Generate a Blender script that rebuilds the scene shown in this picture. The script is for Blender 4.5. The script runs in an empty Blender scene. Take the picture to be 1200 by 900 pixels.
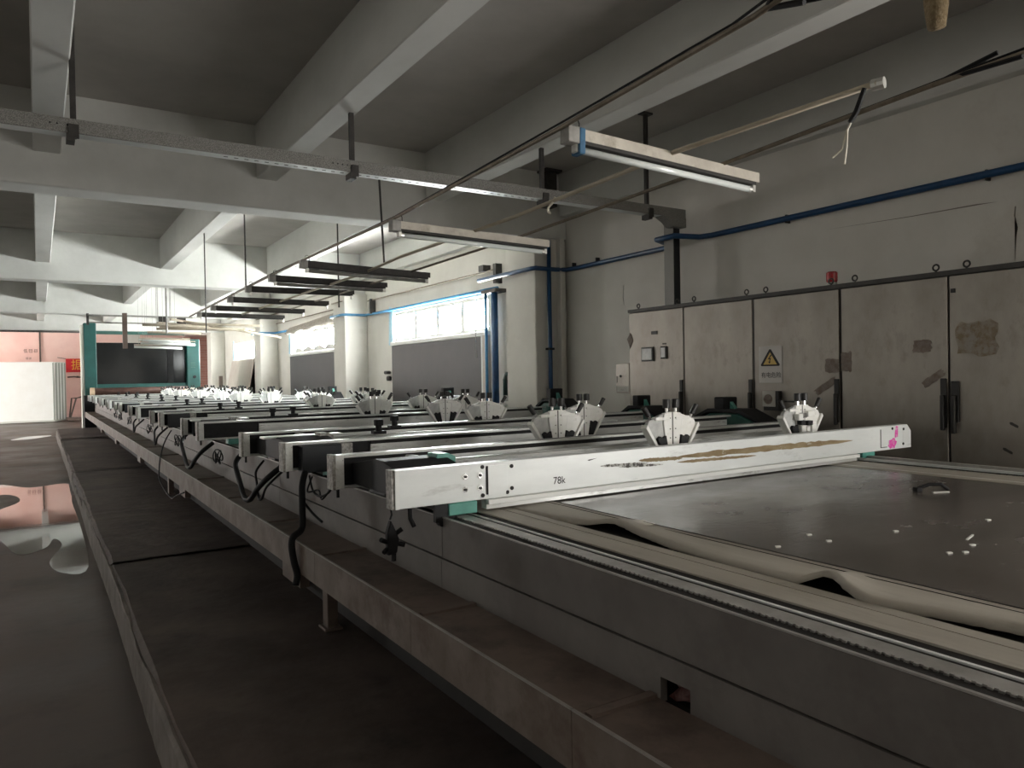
import bpy, bmesh, math, random
from mathutils import Matrix, Vector
random.seed(7)
S = bpy.context.scene
C = S.collection

# ---------------------------------------------------------------- camera
cam_d = bpy.data.cameras.new('camera')
cam_d.sensor_width = 36.0
cam_d.lens = 865.0 * 36.0 / 1200.0
cam_d.clip_end = 200
cam_d.clip_start = 0.05
cam = bpy.data.objects.new('camera', cam_d)
C.objects.link(cam)
# camera axes from the two vanishing points of the hall (rows: camera x, y, z in world)
W2C = ((0.841474319, -0.540019468, -0.0173189327),
       (0.0212014491, 0.000973008, 0.999774751),
       (-0.539880977, -0.841651963, 0.0122679565))
R = Matrix(W2C).transposed().to_4x4()
cam.matrix_world = Matrix.Translation((0, 0, 1.6)) @ R
S.camera = cam

# ---------------------------------------------------------------- world, light, exposure
w = bpy.data.worlds.new('sky')
S.world = w
w.use_nodes = True
w.node_tree.nodes['Background'].inputs[0].default_value = (0.80, 0.88, 1.0, 1)
w.node_tree.nodes['Background'].inputs[1].default_value = 0.6
S.view_settings.view_transform = 'Standard'
S.view_settings.look = 'None'
S.view_settings.gamma = 1.0
S.view_settings.use_curve_mapping = False
S.view_settings.exposure = 0.22
WIN_RIGHT = 98.0      # daylight in the high windows of the right wall
FILL_LEFT = 0.95        # glow of unseen window panes added in the left wall
FILL_BACK = 19.0       # glow of the unseen doorway added to light the beam fronts
FILL_FAR = 22.0        # glow of the unseen loading door added to light the far end

# ---------------------------------------------------------------- materials
def mat(name, c1, c2=None, scale=4, rough=0.6, metal=0.0, bump=0.0, bscale=50, stretch=(1, 1, 1),
        ramp=(0.35, 0.65), spec=0.5, rough2=None, c3=None, s3=1.2, r3=(0.55, 0.7), emit=None):
    m = bpy.data.materials.new(name)
    m.use_nodes = True
    nt = m.node_tree
    b = nt.nodes['Principled BSDF']
    b.inputs['Base Color'].default_value = (*c1, 1)
    b.inputs['Roughness'].default_value = rough
    b.inputs['Metallic'].default_value = metal
    b.inputs['Specular IOR Level'].default_value = spec
    if emit:
        b.inputs['Emission Color'].default_value = (*emit[0], 1)
        b.inputs['Emission Strength'].default_value = emit[1]
    if c2 is None and not bump:
        return m
    tc = nt.nodes.new('ShaderNodeTexCoord')
    mp = nt.nodes.new('ShaderNodeMapping')
    mp.inputs['Scale'].default_value = stretch
    nt.links.new(tc.outputs['Object'], mp.inputs['Vector'])
    if c2 is not None:
        n = nt.nodes.new('ShaderNodeTexNoise')
        n.inputs['Scale'].default_value = scale
        n.inputs['Detail'].default_value = 7
        n.inputs['Roughness'].default_value = 0.62
        nt.links.new(mp.outputs['Vector'], n.inputs['Vector'])
        r = nt.nodes.new('ShaderNodeValToRGB')
        r.color_ramp.elements[0].position = ramp[0]
        r.color_ramp.elements[1].position = ramp[1]
        r.color_ramp.elements[0].color = (*c1, 1)
        r.color_ramp.elements[1].color = (*c2, 1)
        nt.links.new(n.outputs['Fac'], r.inputs['Fac'])
        col = r.outputs['Color']
        if c3 is not None:
            n3 = nt.nodes.new('ShaderNodeTexNoise')
            n3.inputs['Scale'].default_value = s3
            n3.inputs['Detail'].default_value = 8
            n3.inputs['Roughness'].default_value = 0.7
            nt.links.new(mp.outputs['Vector'], n3.inputs['Vector'])
            mr = nt.nodes.new('ShaderNodeMapRange')
            mr.inputs['From Min'].default_value = r3[0]
            mr.inputs['From Max'].default_value = r3[1]
            nt.links.new(n3.outputs['Fac'], mr.inputs['Value'])
            mx = nt.nodes.new('ShaderNodeMix')
            mx.data_type = 'RGBA'
            nt.links.new(mr.outputs['Result'], mx.inputs['Factor'])
            nt.links.new(col, mx.inputs['A'])
            mx.inputs['B'].default_value = (*c3, 1)
            col = mx.outputs['Result']
        nt.links.new(col, b.inputs['Base Color'])
        if rough2 is not None:
            mr2 = nt.nodes.new('ShaderNodeMapRange')
            mr2.inputs['From Min'].default_value = ramp[0]
            mr2.inputs['From Max'].default_value = ramp[1]
            mr2.inputs['To Min'].default_value = rough
            mr2.inputs['To Max'].default_value = rough2
            nt.links.new(n.outputs['Fac'], mr2.inputs['Value'])
            nt.links.new(mr2.outputs['Result'], b.inputs['Roughness'])
    if bump:
        nb = nt.nodes.new('ShaderNodeTexNoise')
        nb.inputs['Scale'].default_value = bscale
        nb.inputs['Detail'].default_value = 5
        nt.links.new(mp.outputs['Vector'], nb.inputs['Vector'])
        bp = nt.nodes.new('ShaderNodeBump')
        bp.inputs['Strength'].default_value = bump
        bp.inputs['Distance'].default_value = 0.02
        nt.links.new(nb.outputs['Fac'], bp.inputs['Height'])
        nt.links.new(bp.outputs['Normal'], b.inputs['Normal'])
    return m

def emission(name, col, strength):
    m = bpy.data.materials.new(name)
    m.use_nodes = True
    nt = m.node_tree
    nt.nodes.clear()
    o = nt.nodes.new('ShaderNodeOutputMaterial')
    e = nt.nodes.new('ShaderNodeEmission')
    e.inputs[0].default_value = (*col, 1)
    e.inputs[1].default_value = strength
    nt.links.new(e.outputs[0], o.inputs[0])
    return m

M = {}
M['wall'] = mat('whitewashed_plaster', (0.62, 0.60, 0.55), (0.70, 0.68, 0.63), scale=1.3, rough=0.9, bump=0.08, bscale=14, c3=(0.50, 0.46, 0.40), s3=0.9, r3=(0.60, 0.85))
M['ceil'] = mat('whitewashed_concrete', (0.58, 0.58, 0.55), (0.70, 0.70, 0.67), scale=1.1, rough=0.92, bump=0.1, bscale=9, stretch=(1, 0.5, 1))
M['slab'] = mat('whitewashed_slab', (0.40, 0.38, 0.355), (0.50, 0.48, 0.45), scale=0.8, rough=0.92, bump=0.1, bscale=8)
M['pink'] = mat('pink_wall_paint', (0.82, 0.52, 0.46), (0.88, 0.62, 0.55), scale=0.8, rough=0.85, c3=(0.74, 0.46, 0.42), s3=0.5, r3=(0.5, 0.75))
M['brick'] = mat('painted_brick', (0.42, 0.20, 0.17), (0.52, 0.28, 0.24), scale=3, rough=0.9, stretch=(1, 1, 4))
M['mortar'] = mat('brick_mortar', (0.50, 0.38, 0.34), rough=0.95)
M['floor'] = mat('dirty_concrete', (0.062, 0.046, 0.038), (0.14, 0.108, 0.09), scale=0.9, rough=0.36, rough2=0.6, bump=0.12, bscale=7, c3=(0.03, 0.026, 0.024), s3=0.55, r3=(0.5, 0.72))
M['walk'] = mat('worn_walkway_concrete', (0.050, 0.036, 0.030), (0.125, 0.095, 0.080), scale=1.6, rough=0.75, bump=0.35, bscale=9, c3=(0.025, 0.022, 0.02), s3=1.3, r3=(0.55, 0.75))
M['curb'] = mat('curb_concrete', (0.16, 0.14, 0.125), (0.27, 0.24, 0.22), scale=4, rough=0.85, bump=0.4, bscale=16)
M['water'] = mat('puddle_water', (0.05, 0.042, 0.038), rough=0.03, spec=1.0, bump=0.015, bscale=6)
M['galv'] = mat('speckled_galvanised_steel', (0.16, 0.155, 0.145), (0.34, 0.33, 0.31), scale=160, rough=0.6, metal=0.3, ramp=(0.42, 0.58))
M['darksteel'] = mat('dark_painted_steel', (0.035, 0.032, 0.030), (0.06, 0.055, 0.05), scale=12, rough=0.6, metal=0.2)
M['grey'] = mat('grey_steel', (0.22, 0.215, 0.20), (0.32, 0.31, 0.29), scale=15, rough=0.5, metal=0.4)
M['lampmetal'] = mat('lamp_channel_enamel', (0.46, 0.42, 0.36), (0.60, 0.56, 0.48), scale=6, rough=0.5, bump=0.05, c3=(0.30, 0.26, 0.2), s3=7, r3=(0.55, 0.75))
M['lampdark'] = mat('lamp_channel_inside', (0.03, 0.028, 0.025), rough=0.7)
M['tube'] = mat('unlit_tube_glass', (0.82, 0.86, 0.84), rough=0.12, spec=0.8)
M['cap'] = mat('tube_end_cap', (0.75, 0.74, 0.70), rough=0.3, metal=0.6)
M['bluetape'] = mat('blue_tape', (0.03, 0.10, 0.20), (0.05, 0.16, 0.28), scale=30, rough=0.4)
M['rail'] = mat('rusty_conduit', (0.16, 0.13, 0.095), (0.26, 0.22, 0.17), scale=14, rough=0.55, metal=0.4)
M['wire'] = mat('white_wire', (0.66, 0.62, 0.52), rough=0.5)
M['blue'] = mat('blue_pipe_paint', (0.008, 0.045, 0.12), (0.012, 0.065, 0.17), scale=9, rough=0.38)
M['bluelight'] = mat('faded_blue_paint', (0.05, 0.19, 0.36), (0.08, 0.26, 0.45), scale=9, rough=0.4)
M['greenpipe'] = mat('dark_green_pipe_paint', (0.012, 0.045, 0.04), rough=0.4)
M['cab'] = mat('brushed_cabinet_steel', (0.27, 0.245, 0.215), (0.40, 0.37, 0.33), scale=2.2, rough=0.36, metal=0.55, rough2=0.52, bump=0.03, bscale=60, stretch=(1, 1, 0.55), c3=(0.19, 0.165, 0.14), s3=3.5, r3=(0.54, 0.75))
M['cabedge'] = mat('dark_cabinet_edge', (0.03, 0.028, 0.024), (0.05, 0.045, 0.04), scale=8, rough=0.55)
M['handle'] = mat('black_handle', (0.018, 0.017, 0.016), rough=0.5)
M['residue'] = mat('tape_residue', (0.20, 0.15, 0.095), (0.27, 0.24, 0.20), scale=22, rough=0.8, ramp=(0.4, 0.6), c3=(0.28, 0.26, 0.23), s3=9, r3=(0.52, 0.62))
M['residue2'] = mat('brown_tape_residue', (0.17, 0.125, 0.10), (0.24, 0.21, 0.185), scale=22, rough=0.8)
M['sign'] = mat('sign_white', (0.58, 0.56, 0.53), rough=0.5)
M['signyellow'] = mat('sign_yellow', (0.62, 0.43, 0.12), rough=0.5)
M['ink'] = mat('black_ink', (0.015, 0.014, 0.013), rough=0.7)
M['label'] = mat('paper_label', (0.55, 0.54, 0.50), rough=0.8)
M['screen'] = mat('display_glass', (0.75, 0.76, 0.75), (0.9, 0.9, 0.9), scale=20, rough=0.15)
M['redlamp'] = mat('red_beacon_plastic', (0.33, 0.012, 0.018), (0.5, 0.02, 0.03), scale=40, rough=0.25)
M['alu'] = mat('worn_aluminium', (0.70, 0.73, 0.72), (0.80, 0.83, 0.82), scale=7, rough=0.38, metal=0.1, bump=0.02, stretch=(0.25, 1, 1), c3=(0.45, 0.46, 0.44), s3=9, r3=(0.58, 0.75))
M['aludirty'] = mat('dirty_aluminium', (0.52, 0.53, 0.51), (0.68, 0.69, 0.67), scale=9, rough=0.34, metal=0.2, stretch=(0.3, 1, 1), c3=(0.20, 0.195, 0.18), s3=16, r3=(0.57, 0.70))
M['endplate'] = mat('speckled_end_plate', (0.26, 0.25, 0.23), (0.55, 0.54, 0.51), scale=60, rough=0.6, ramp=(0.4, 0.6))
M['stripedge'] = mat('dirty_white_edge', (0.74, 0.75, 0.72), (0.86, 0.87, 0.84), scale=40, rough=0.45, c3=(0.35, 0.34, 0.31), s3=50, r3=(0.58, 0.68))
M['whiteedge'] = mat('white_edge_strip', (0.80, 0.82, 0.80), rough=0.4)
M['slot'] = mat('black_slot', (0.012, 0.012, 0.012), rough=0.8)
M['worn'] = mat('worn_ochre_primer', (0.22, 0.155, 0.075), (0.34, 0.27, 0.16), scale=18, rough=0.8, stretch=(0.3, 1, 1), c3=(0.68, 0.68, 0.62), s3=34, r3=(0.60, 0.66))
M['scuff'] = mat('dark_scuff', (0.10, 0.095, 0.085), (0.5, 0.51, 0.48), scale=45, rough=0.8, ramp=(0.45, 0.55))
M['magenta'] = mat('magenta_paint', (0.78, 0.05, 0.42), (0.72, 0.45, 0.60), scale=55, rough=0.6, ramp=(0.5, 0.62))
M['teal'] = mat('teal_machine_enamel', (0.07, 0.27, 0.22), (0.11, 0.36, 0.30), scale=10, rough=0.42)
M['tealdark'] = mat('dark_teal_enamel', (0.03, 0.11, 0.09), (0.045, 0.15, 0.125), scale=8, rough=0.45)
M['dryer'] = mat('dryer_teal_enamel', (0.008, 0.085, 0.078), (0.012, 0.115, 0.105), scale=3, rough=0.42)
M['black'] = mat('black_motor_paint_and_shade', (0.007, 0.007, 0.008), (0.014, 0.014, 0.015), scale=10, rough=0.6, spec=0.3)  # black paint; also used for the shade filling the open beam channels
M['blackbox'] = mat('black_box_enamel', (0.009, 0.011, 0.015), (0.014, 0.017, 0.022), scale=6, rough=0.4, spec=0.4)
M['rubber'] = mat('black_cable_rubber', (0.008, 0.008, 0.009), rough=0.65, spec=0.25)
M['fan'] = mat('white_squeegee_plate', (0.84, 0.84, 0.79), (0.92, 0.92, 0.89), scale=16, rough=0.45, c3=(0.46, 0.45, 0.38), s3=22, r3=(0.60, 0.78))
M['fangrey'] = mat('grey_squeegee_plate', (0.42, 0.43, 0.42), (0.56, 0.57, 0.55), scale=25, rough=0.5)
M['chrome'] = mat('chrome_stem', (0.7, 0.7, 0.7), rough=0.2, metal=0.9)
M['panel'] = mat('grey_machine_enamel', (0.135, 0.122, 0.112), (0.18, 0.166, 0.154), scale=3, rough=0.6, c3=(0.105, 0.093, 0.085), s3=2.5, r3=(0.52, 0.75))
M['gutter'] = mat('rusty_gutter_steel', (0.135, 0.098, 0.080), (0.20, 0.155, 0.13), scale=4, rough=0.55, c3=(0.075, 0.052, 0.042), s3=3.5, r3=(0.5, 0.7))
M['skirt'] = mat('rusty_gutter_skirt', (0.15, 0.115, 0.09), (0.22, 0.185, 0.16), scale=5, rough=0.65, c3=(0.10, 0.065, 0.045), s3=4, r3=(0.5, 0.7), bump=0.05)
M['base'] = mat('dark_machine_base', (0.02, 0.018, 0.017), (0.03, 0.027, 0.025), scale=5, rough=0.8)
M['cream'] = mat('cream_belt_edge', (0.36, 0.33, 0.28), (0.46, 0.43, 0.37), scale=5, rough=0.55, stretch=(1, 0.15, 1), c3=(0.25, 0.22, 0.18), s3=6, r3=(0.55, 0.75), bump=0.05, bscale=30)
M['belt'] = mat('dark_printing_belt', (0.080, 0.069, 0.062), (0.145, 0.128, 0.117), scale=2.2, rough=0.15, rough2=0.30, bump=0.04, bscale=40, stretch=(0.55, 1, 1), c3=(0.06, 0.054, 0.05), s3=1.6, r3=(0.5, 0.7))
M['groove'] = mat('dark_seam_and_gap_shade', (0.010, 0.008, 0.007), rough=0.7)  # black of the belt seams, also painted shade between the rails
M['rack'] = mat('rack_rail_steel', (0.34, 0.33, 0.31), (0.48, 0.47, 0.45), scale=12, rough=0.4, metal=0.4)
M['chip'] = mat('white_paint_chip', (0.75, 0.74, 0.70), rough=0.8)
M['redcloth'] = mat('dark_red_rag', (0.11, 0.025, 0.025), (0.22, 0.13, 0.12), scale=20, rough=0.9)
M['winframe'] = mat('white_window_frame', (0.72, 0.72, 0.69), rough=0.5)
M['pane'] = emission('daylit_frosted_pane', (0.965, 1.0, 0.975), WIN_RIGHT)
M['fillleft'] = emission('added_left_pane_glow', (1.0, 0.96, 0.90), FILL_LEFT)
M['fillback'] = emission('added_back_door_glow', (1.0, 0.97, 0.93), FILL_BACK)
M['fillfar'] = emission('added_far_door_glow', (1.0, 0.97, 0.93), FILL_FAR)
M['board'] = mat('dark_grey_board', (0.042, 0.039, 0.041), (0.052, 0.048, 0.05), scale=2, rough=0.55)
M['jamb'] = mat('pinkish_timber_jamb', (0.50, 0.43, 0.38), rough=0.7)
M['bluefilm'] = mat('light_blue_film', (0.30, 0.58, 0.72), (0.45, 0.70, 0.82), scale=8, rough=0.3)
M['bag'] = mat('dusty_cloth', (0.22, 0.195, 0.165), (0.34, 0.31, 0.27), scale=14, rough=0.95, bump=0.5, bscale=20)
M['ply'] = mat('leaning_plywood', (0.46, 0.38, 0.34), (0.56, 0.48, 0.43), scale=6, rough=0.8, stretch=(1, 3, 0.4))
M['screenwhite'] = mat('white_screen_mesh', (0.88, 0.87, 0.83), (0.92, 0.92, 0.89), scale=2, rough=0.6)
M['screenline'] = mat('screen_border_strip', (0.30, 0.32, 0.27), rough=0.6)
M['screenedge'] = mat('screen_frame_edge', (0.62, 0.62, 0.56), rough=0.6)
M['redcloth2'] = mat('red_banner_cloth', (0.62, 0.02, 0.03), (0.72, 0.03, 0.04), scale=4, rough=0.7)
M['gold'] = mat('banner_yellow', (0.85, 0.42, 0.05), rough=0.6)
M['dryblack'] = mat('dryer_black_glass', (0.008, 0.009, 0.010), (0.012, 0.013, 0.014), scale=2, rough=0.12, spec=0.25)
M['roller'] = mat('brown_roller', (0.10, 0.05, 0.04), (0.14, 0.075, 0.06), scale=6, rough=0.5)
M['brownpost'] = mat('brown_post', (0.12, 0.085, 0.07), rough=0.7)
M['beige'] = mat('beige_conduit', (0.44, 0.38, 0.29), (0.54, 0.48, 0.38), scale=6, rough=0.55)
M['paleob'] = mat('pale_orange_cap', (0.80, 0.62, 0.42), rough=0.6)
M['yellow'] = mat('yellow_rag', (0.78, 0.52, 0.14), rough=0.8)
M['fibre'] = mat('old_lagging_fibre', (0.17, 0.12, 0.06), (0.26, 0.20, 0.12), scale=50, rough=0.95, bump=0.6, bscale=70)
M['film'] = mat('torn_foil', (0.62, 0.58, 0.50), rough=0.4)
M['letter'] = mat('faded_lettering', (0.38, 0.22, 0.19), rough=0.8)
M['crack'] = mat('plaster_crack', (0.22, 0.20, 0.17), rough=0.95)

# ---------------------------------------------------------------- mesh helpers
class MB:
    def __init__(s):
        s.v = []; s.f = []
    def box(s, x0, x1, y0, y1, z0, z1):
        n = len(s.v)
        for z in (z0, z1):
            s.v += [(x0, y0, z), (x1, y0, z), (x1, y1, z), (x0, y1, z)]
        s.f += [[n+3, n+2, n+1, n], [n+4, n+5, n+6, n+7]]
        for k in range(4):
            j = (k+1) % 4
            s.f.append([n+k, n+j, n+4+j, n+4+k])
        return s
    def prism(s, pts, axis, a0, a1):
        """polygon pts extruded along an axis; pts are the two other coordinates in cyclic order"""
        n = len(s.v); k = len(pts)
        for a in (a0, a1):
            for p, q in pts:
                if axis == 'x': s.v.append((a, p, q))
                elif axis == 'y': s.v.append((p, a, q))
                else: s.v.append((p, q, a))
        s.f.append(list(range(n, n+k)))
        s.f.append(list(range(n+2*k-1, n+k-1, -1)))
        for i in range(k):
            j = (i+1) % k
            s.f.append([n+j, n+i, n+k+i, n+k+j])
        return s
    def tube(s, pts, r, seg=8, caps=True):
        pts = [Vector(p) for p in pts]
        n0 = len(s.v)
        m = len(pts)
        up = Vector((0, 0, 1))
        prev = None
        for i, p in enumerate(pts):
            t = (pts[min(i+1, m-1)] - pts[max(i-1, 0)])
            if t.length < 1e-9: t = Vector((0, 0, 1))
            t.normalize()
            if prev is None:
                ref = up if abs(t.dot(up)) < 0.95 else Vector((1, 0, 0))
                a = t.cross(ref).normalized()
            else:
                a = (prev - t * prev.dot(t))
                a = a.normalized() if a.length > 1e-6 else t.orthogonal().normalized()
            prev = a
            b = t.cross(a)
            rr = r[i] if isinstance(r, (list, tuple)) else r
            for k in range(seg):
                th = 2*math.pi*k/seg
                s.v.append(tuple(p + rr*(math.cos(th)*a + math.sin(th)*b)))
        for i in range(m-1):
            for k in range(seg):
                j = (k+1) % seg
                s.f.append([n0+i*seg+k, n0+i*seg+j, n0+(i+1)*seg+j, n0+(i+1)*seg+k])
        if caps:
            s.f.append([n0+k for k in range(seg-1, -1, -1)])
            s.f.append([n0+(m-1)*seg+k for k in range(seg)])
        return s
    def torus(s, c, R_, r, axis='x', seg=14, rs=6):
        pts = []
        for k in range(seg+1):
            a = 2*math.pi*k/seg
            u, v = R_*math.cos(a), R_*math.sin(a)
            pts.append((c[0], c[1]+u, c[2]+v) if axis == 'x' else ((c[0]+u, c[1], c[2]+v) if axis == 'y' else (c[0]+u, c[1]+v, c[2])))
        return s.tube(pts, r, rs, caps=False)
    def grid(s, rows):
        n = len(s.v); k = len(rows[0])
        for row in rows: s.v += [tuple(p) for p in row]
        for i in range(len(rows)-1):
            for j in range(k-1):
                s.f.append([n+i*k+j, n+i*k+j+1, n+(i+1)*k+j+1, n+(i+1)*k+j])
        return s
    def mesh(s, name, m, bevel=0, smooth=False, xf=None):
        me = bpy.data.meshes.new(name)
        v = s.v if xf is None else [tuple(xf @ Vector(p)) for p in s.v]
        me.from_pydata(v, [], s.f)
        bm = bmesh.new(); bm.from_mesh(me)
        bmesh.ops.recalc_face_normals(bm, faces=bm.faces)
        if bevel:
            bmesh.ops.bevel(bm, geom=[e for e in bm.edges if e.is_manifold and e.calc_face_angle(0) > 0.6], offset=bevel, segments=1, affect='EDGES', clamp_overlap=True)
        bm.to_mesh(me); bm.free()
        if smooth:
            for p in me.polygons: p.use_smooth = True
        me.materials.append(M[m] if isinstance(m, str) else m)
        return me
    def build(s, name, m, parent=None, bevel=0, smooth=False, loc=None, rot=None):
        return obj(name, s.mesh(name, m, bevel, smooth), parent, loc, rot)

def obj(name, me, parent=None, loc=None, rot=None):
    o = bpy.data.objects.new(name, me)
    C.objects.link(o)
    if parent is not None: o.parent = parent
    if loc is not None: o.location = loc
    if rot is not None: o.rotation_euler = rot
    return o

def empty(name, loc=(0, 0, 0), rz=0):
    o = bpy.data.objects.new(name, None)
    C.objects.link(o)
    o.empty_display_size = 0.1
    o.location = loc
    o.rotation_euler = (0, 0, rz)
    return o

def tag(o, label, cat, group=None, kind=None):
    o['label'] = label
    o['category'] = cat
    if group: o['group'] = group
    if kind: o['kind'] = kind
    return o

def struct(o, label=None, cat=None):
    o['kind'] = 'structure'
    if label: o['label'] = label
    if cat: o['category'] = cat
    return o

def box(name, m, x0, x1, y0, y1, z0, z1, parent=None, bevel=0):
    return MB().box(x0, x1, y0, y1, z0, z1).build(name, m, parent, bevel)

def text(name, s, size, m, parent=None, loc=(0, 0, 0), rot=(0, 0, 0), depth=0.0006, sx=1.0):
    cu = bpy.data.curves.new(name, 'FONT')
    cu.body = s
    cu.size = size
    cu.extrude = depth
    cu.align_x = 'CENTER'; cu.align_y = 'CENTER'
    tmp = bpy.data.objects.new(name, cu)
    C.objects.link(tmp)
    dg = bpy.context.evaluated_depsgraph_get()
    me = bpy.data.meshes.new_from_object(tmp.evaluated_get(dg))
    bpy.data.objects.remove(tmp)
    me.materials.clear(); me.materials.append(M[m])
    o = obj(name, me, parent, loc, rot)
    o.scale = (sx, 1, 1)
    return o

def copy_tree(o, parent=None):
    c = o.copy(); C.objects.link(c); c.parent = parent
    for ch in list(o.children):
        copy_tree(ch, c)
    return c

FACE_L = (math.pi/2, 0, -math.pi/2)     # text / flat things on a face that looks towards -x
FACE_F = (math.pi/2, 0, 0)              # on a face that looks towards -y

# ================================================================ SETTING
XW = 6.2        # right wall
YF = 36.8       # far wall
XL = -9.0       # left wall
YB = -5.0       # wall behind the photographer
ZC = 4.34       # slab soffit

struct(box('floor', 'floor', XL, 6.6, YB, YF+0.3, -0.2, 0.0), 'dark stained concrete hall floor beside the raised walkway', 'floor')
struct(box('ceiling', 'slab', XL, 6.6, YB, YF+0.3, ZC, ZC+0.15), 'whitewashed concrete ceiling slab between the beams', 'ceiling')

# right wall with its openings
wr = MB()
bays = [(10.35, 14.17), (17.45, 21.5), (24.95, 28.85)]
zs, zt = 2.32, 2.92
ys = [YB, -4.2, -1.2]
wr.box(XW, XW+0.3, -4.2, -1.2, 2.6, ZC)
ys = [YB, -4.2, -1.2]
for a, b in bays: ys += [a, b]
ys.append(YF+0.3)
for i in range(0, len(ys), 2):
    wr.box(XW, XW+0.3, ys[i], ys[i+1], 0, ZC)
for a, b in bays:
    wr.box(XW, XW+0.3, a, b, 0, zs).box(XW, XW+0.3, a, b, zt, ZC)
struct(wr.build('wall_right', 'wall'), 'whitewashed side wall with high window openings', 'wall')

struct(box('wall_far', 'pink', XL, 6.6, YF, YF+0.3, 0, ZC), 'pink painted wall at the far end of the hall', 'wall')
# far-end brick return wall next to the last column
bw = struct(box('wall_brick', 'mortar', 5.1, 6.2, 33.1, 33.3, 0, 3.5), 'brownish pink painted brick wall beyond the last column', 'wall')
bb = MB()
row = 0
z = 0.02
while z < 3.42:
    x = 5.1 + (0.0 if row % 2 else -0.14)
    while x < 6.18:
        a, b_ = max(x, 5.1), min(x+0.27, 6.19)
        if b_-a > 0.03: bb.box(a, b_, 33.08, 33.11, z, z+0.085)
        x += 0.285
    z += 0.10; row += 1
ob = bb.build('brick_courses', 'brick', bw); ob['kind'] = 'stuff'

# left wall (outside the picture) with added glowing openings, and the wall behind
wl = MB()
lw = [(1.5, 6.5), (9.5, 14.5), (17.5, 22.0)]
yy = [YB] + [q for p in lw for q in p] + [29.0, 35.0, YF+0.3]
for i in range(0, len(yy), 2):
    wl.box(XL-0.3, XL, yy[i], yy[i+1], 0, ZC)
for a, b in lw: wl.box(XL-0.3, XL, a, b, 0, 1.0).box(XL-0.3, XL, a, b, 2.9, ZC)
wl.box(XL-0.3, XL, 29.0, 35.0, 3.5, ZC)
struct(wl.build('wall_left', 'wall'), 'whitewashed wall with guessed openings on the other side of the hall', 'wall')
n = 4
for a, b in lw:
    o = struct(MB().box(XL-0.2, XL-0.15, a, b, 1.0, 2.9).build('window_%d' % n, 'fillleft'), 'added glowing panel for an unseen window in the left wall', 'window')  # guessed panes, added as light from the unseen left side
    n += 1
struct(MB().box(XL-0.2, XL-0.15, 29.0, 35.0, 0.0, 3.5).build('fill_door_1', 'fillfar'), 'added glowing panel for an unseen loading door in the left wall', 'door')  # guessed opening, added to brighten the far end
struct(box('wall_back', 'wall', XL-0.3, 6.6, YB-0.3, YB, 0, ZC), 'whitewashed wall behind the photographer', 'wall')
struct(MB().box(XW+0.1, XW+0.15, -4.2, -1.2, 0.0, 2.6).build('fill_door_2', 'fillback'), 'added glowing panel for an unseen doorway behind the photographer', 'door')  # invented opening, placed to light the beam faces from behind the camera

# ceiling beams
for k, y in enumerate((0.75, 8.2, 15.68, 23.15, 30.6)):
    o = MB().box(XL, XW, y, y+0.39, 3.45, ZC+0.05).build('main_beam', 'ceil', bevel=0.012)
    struct(o, ['deep cross beam over the photographer', 'deep dark cross beam behind the speckled steel channel',
               'deep pale cross beam over the middle windows', 'deep pale cross beam in front of the teal dryer',
               'deep cross beam above the pink end wall'][k], 'beam')
for k in range(-4, 4):
    x = k*2.025 + 0.0
    for j, (ya, yb_) in enumerate(((1.14, 8.2), (8.59, 15.68), (16.07, 23.15), (23.54, 30.6), (30.99, YF))):
        o = MB().box(x, x+0.225, ya, yb_, 3.765, ZC+0.05).build('ceiling_joist', 'ceil', bevel=0.01)
        struct(o, 'narrow concrete joist running the length of the hall between cross beams', 'beam')
        o['group'] = 'concrete ceiling joists'

# wall columns
for k, y in enumerate((0.72, 8.22, 15.58, 22.9, 30.5)):
    o = MB().box(5.67, XW, y, y+0.74, 0, 3.45).build('wall_column', 'wall', bevel=0.012)
    struct(o, ['wall column beside the photographer', 'whitewashed column carrying the blue riser pipe', 'whitewashed column between first and second window',
               'whitewashed column between second and third window', 'whitewashed column beside the pinkish brick wall'][k], 'column')
# cable trunking on the near column: slim ridge next to the wall
struct(box('trim_1', 'wall', 6.03, 6.1, 8.13, 8.22, 0, 3.45), 'slim vertical ridge on the near column', 'trim')

# windows of the right wall
def window(n_, a, b, label):
    wroot = empty('window_%d' % n_, (XW+0.06, (a+b)/2, zs))
    struct(wroot, label, 'window')
    L = b-a; H = zt-zs
    fr = MB()
    t = 0.065
    fr.box(-0.006, 0.03, -L/2, L/2, 0, t).box(-0.006, 0.03, -L/2, L/2, H-t, H)
    fr.box(-0.006, 0.03, -L/2, -L/2+t, t, H-t).box(-0.006, 0.03, L/2-t, L/2, t, H-t)
    fr.build('frame', 'winframe', wroot)
    for i in range(1, 4):
        y = -L/2 + L*i/4
        MB().box(-0.005, 0.03, y-0.065, y+0.065, t, H-t).build('mullion', 'winframe', wroot)
    for i in range(4):
        ya = -L/2 + L*i/4 + 0.03; yb2 = -L/2 + L*(i+1)/4 - 0.03
        MB().box(0.0, 0.012, ya, yb2, t*0.8, H-t*0.8).build('pane', 'pane', wroot)
    # light sill ledge
    MB().box(-0.12, 0.0, -L/2-0.05, L/2+0.05, -0.075, 0.0).build('sill', 'winframe', wroot, bevel=0.006)
window(1, *bays[0], 'wide daylit window above the grey board beside the blue risers')
window(2, *bays[1], 'daylit window with a sagging dusty cloth over it')
window(3, *bays[2], 'daylit window with plywood sheets leaning below it')

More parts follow.
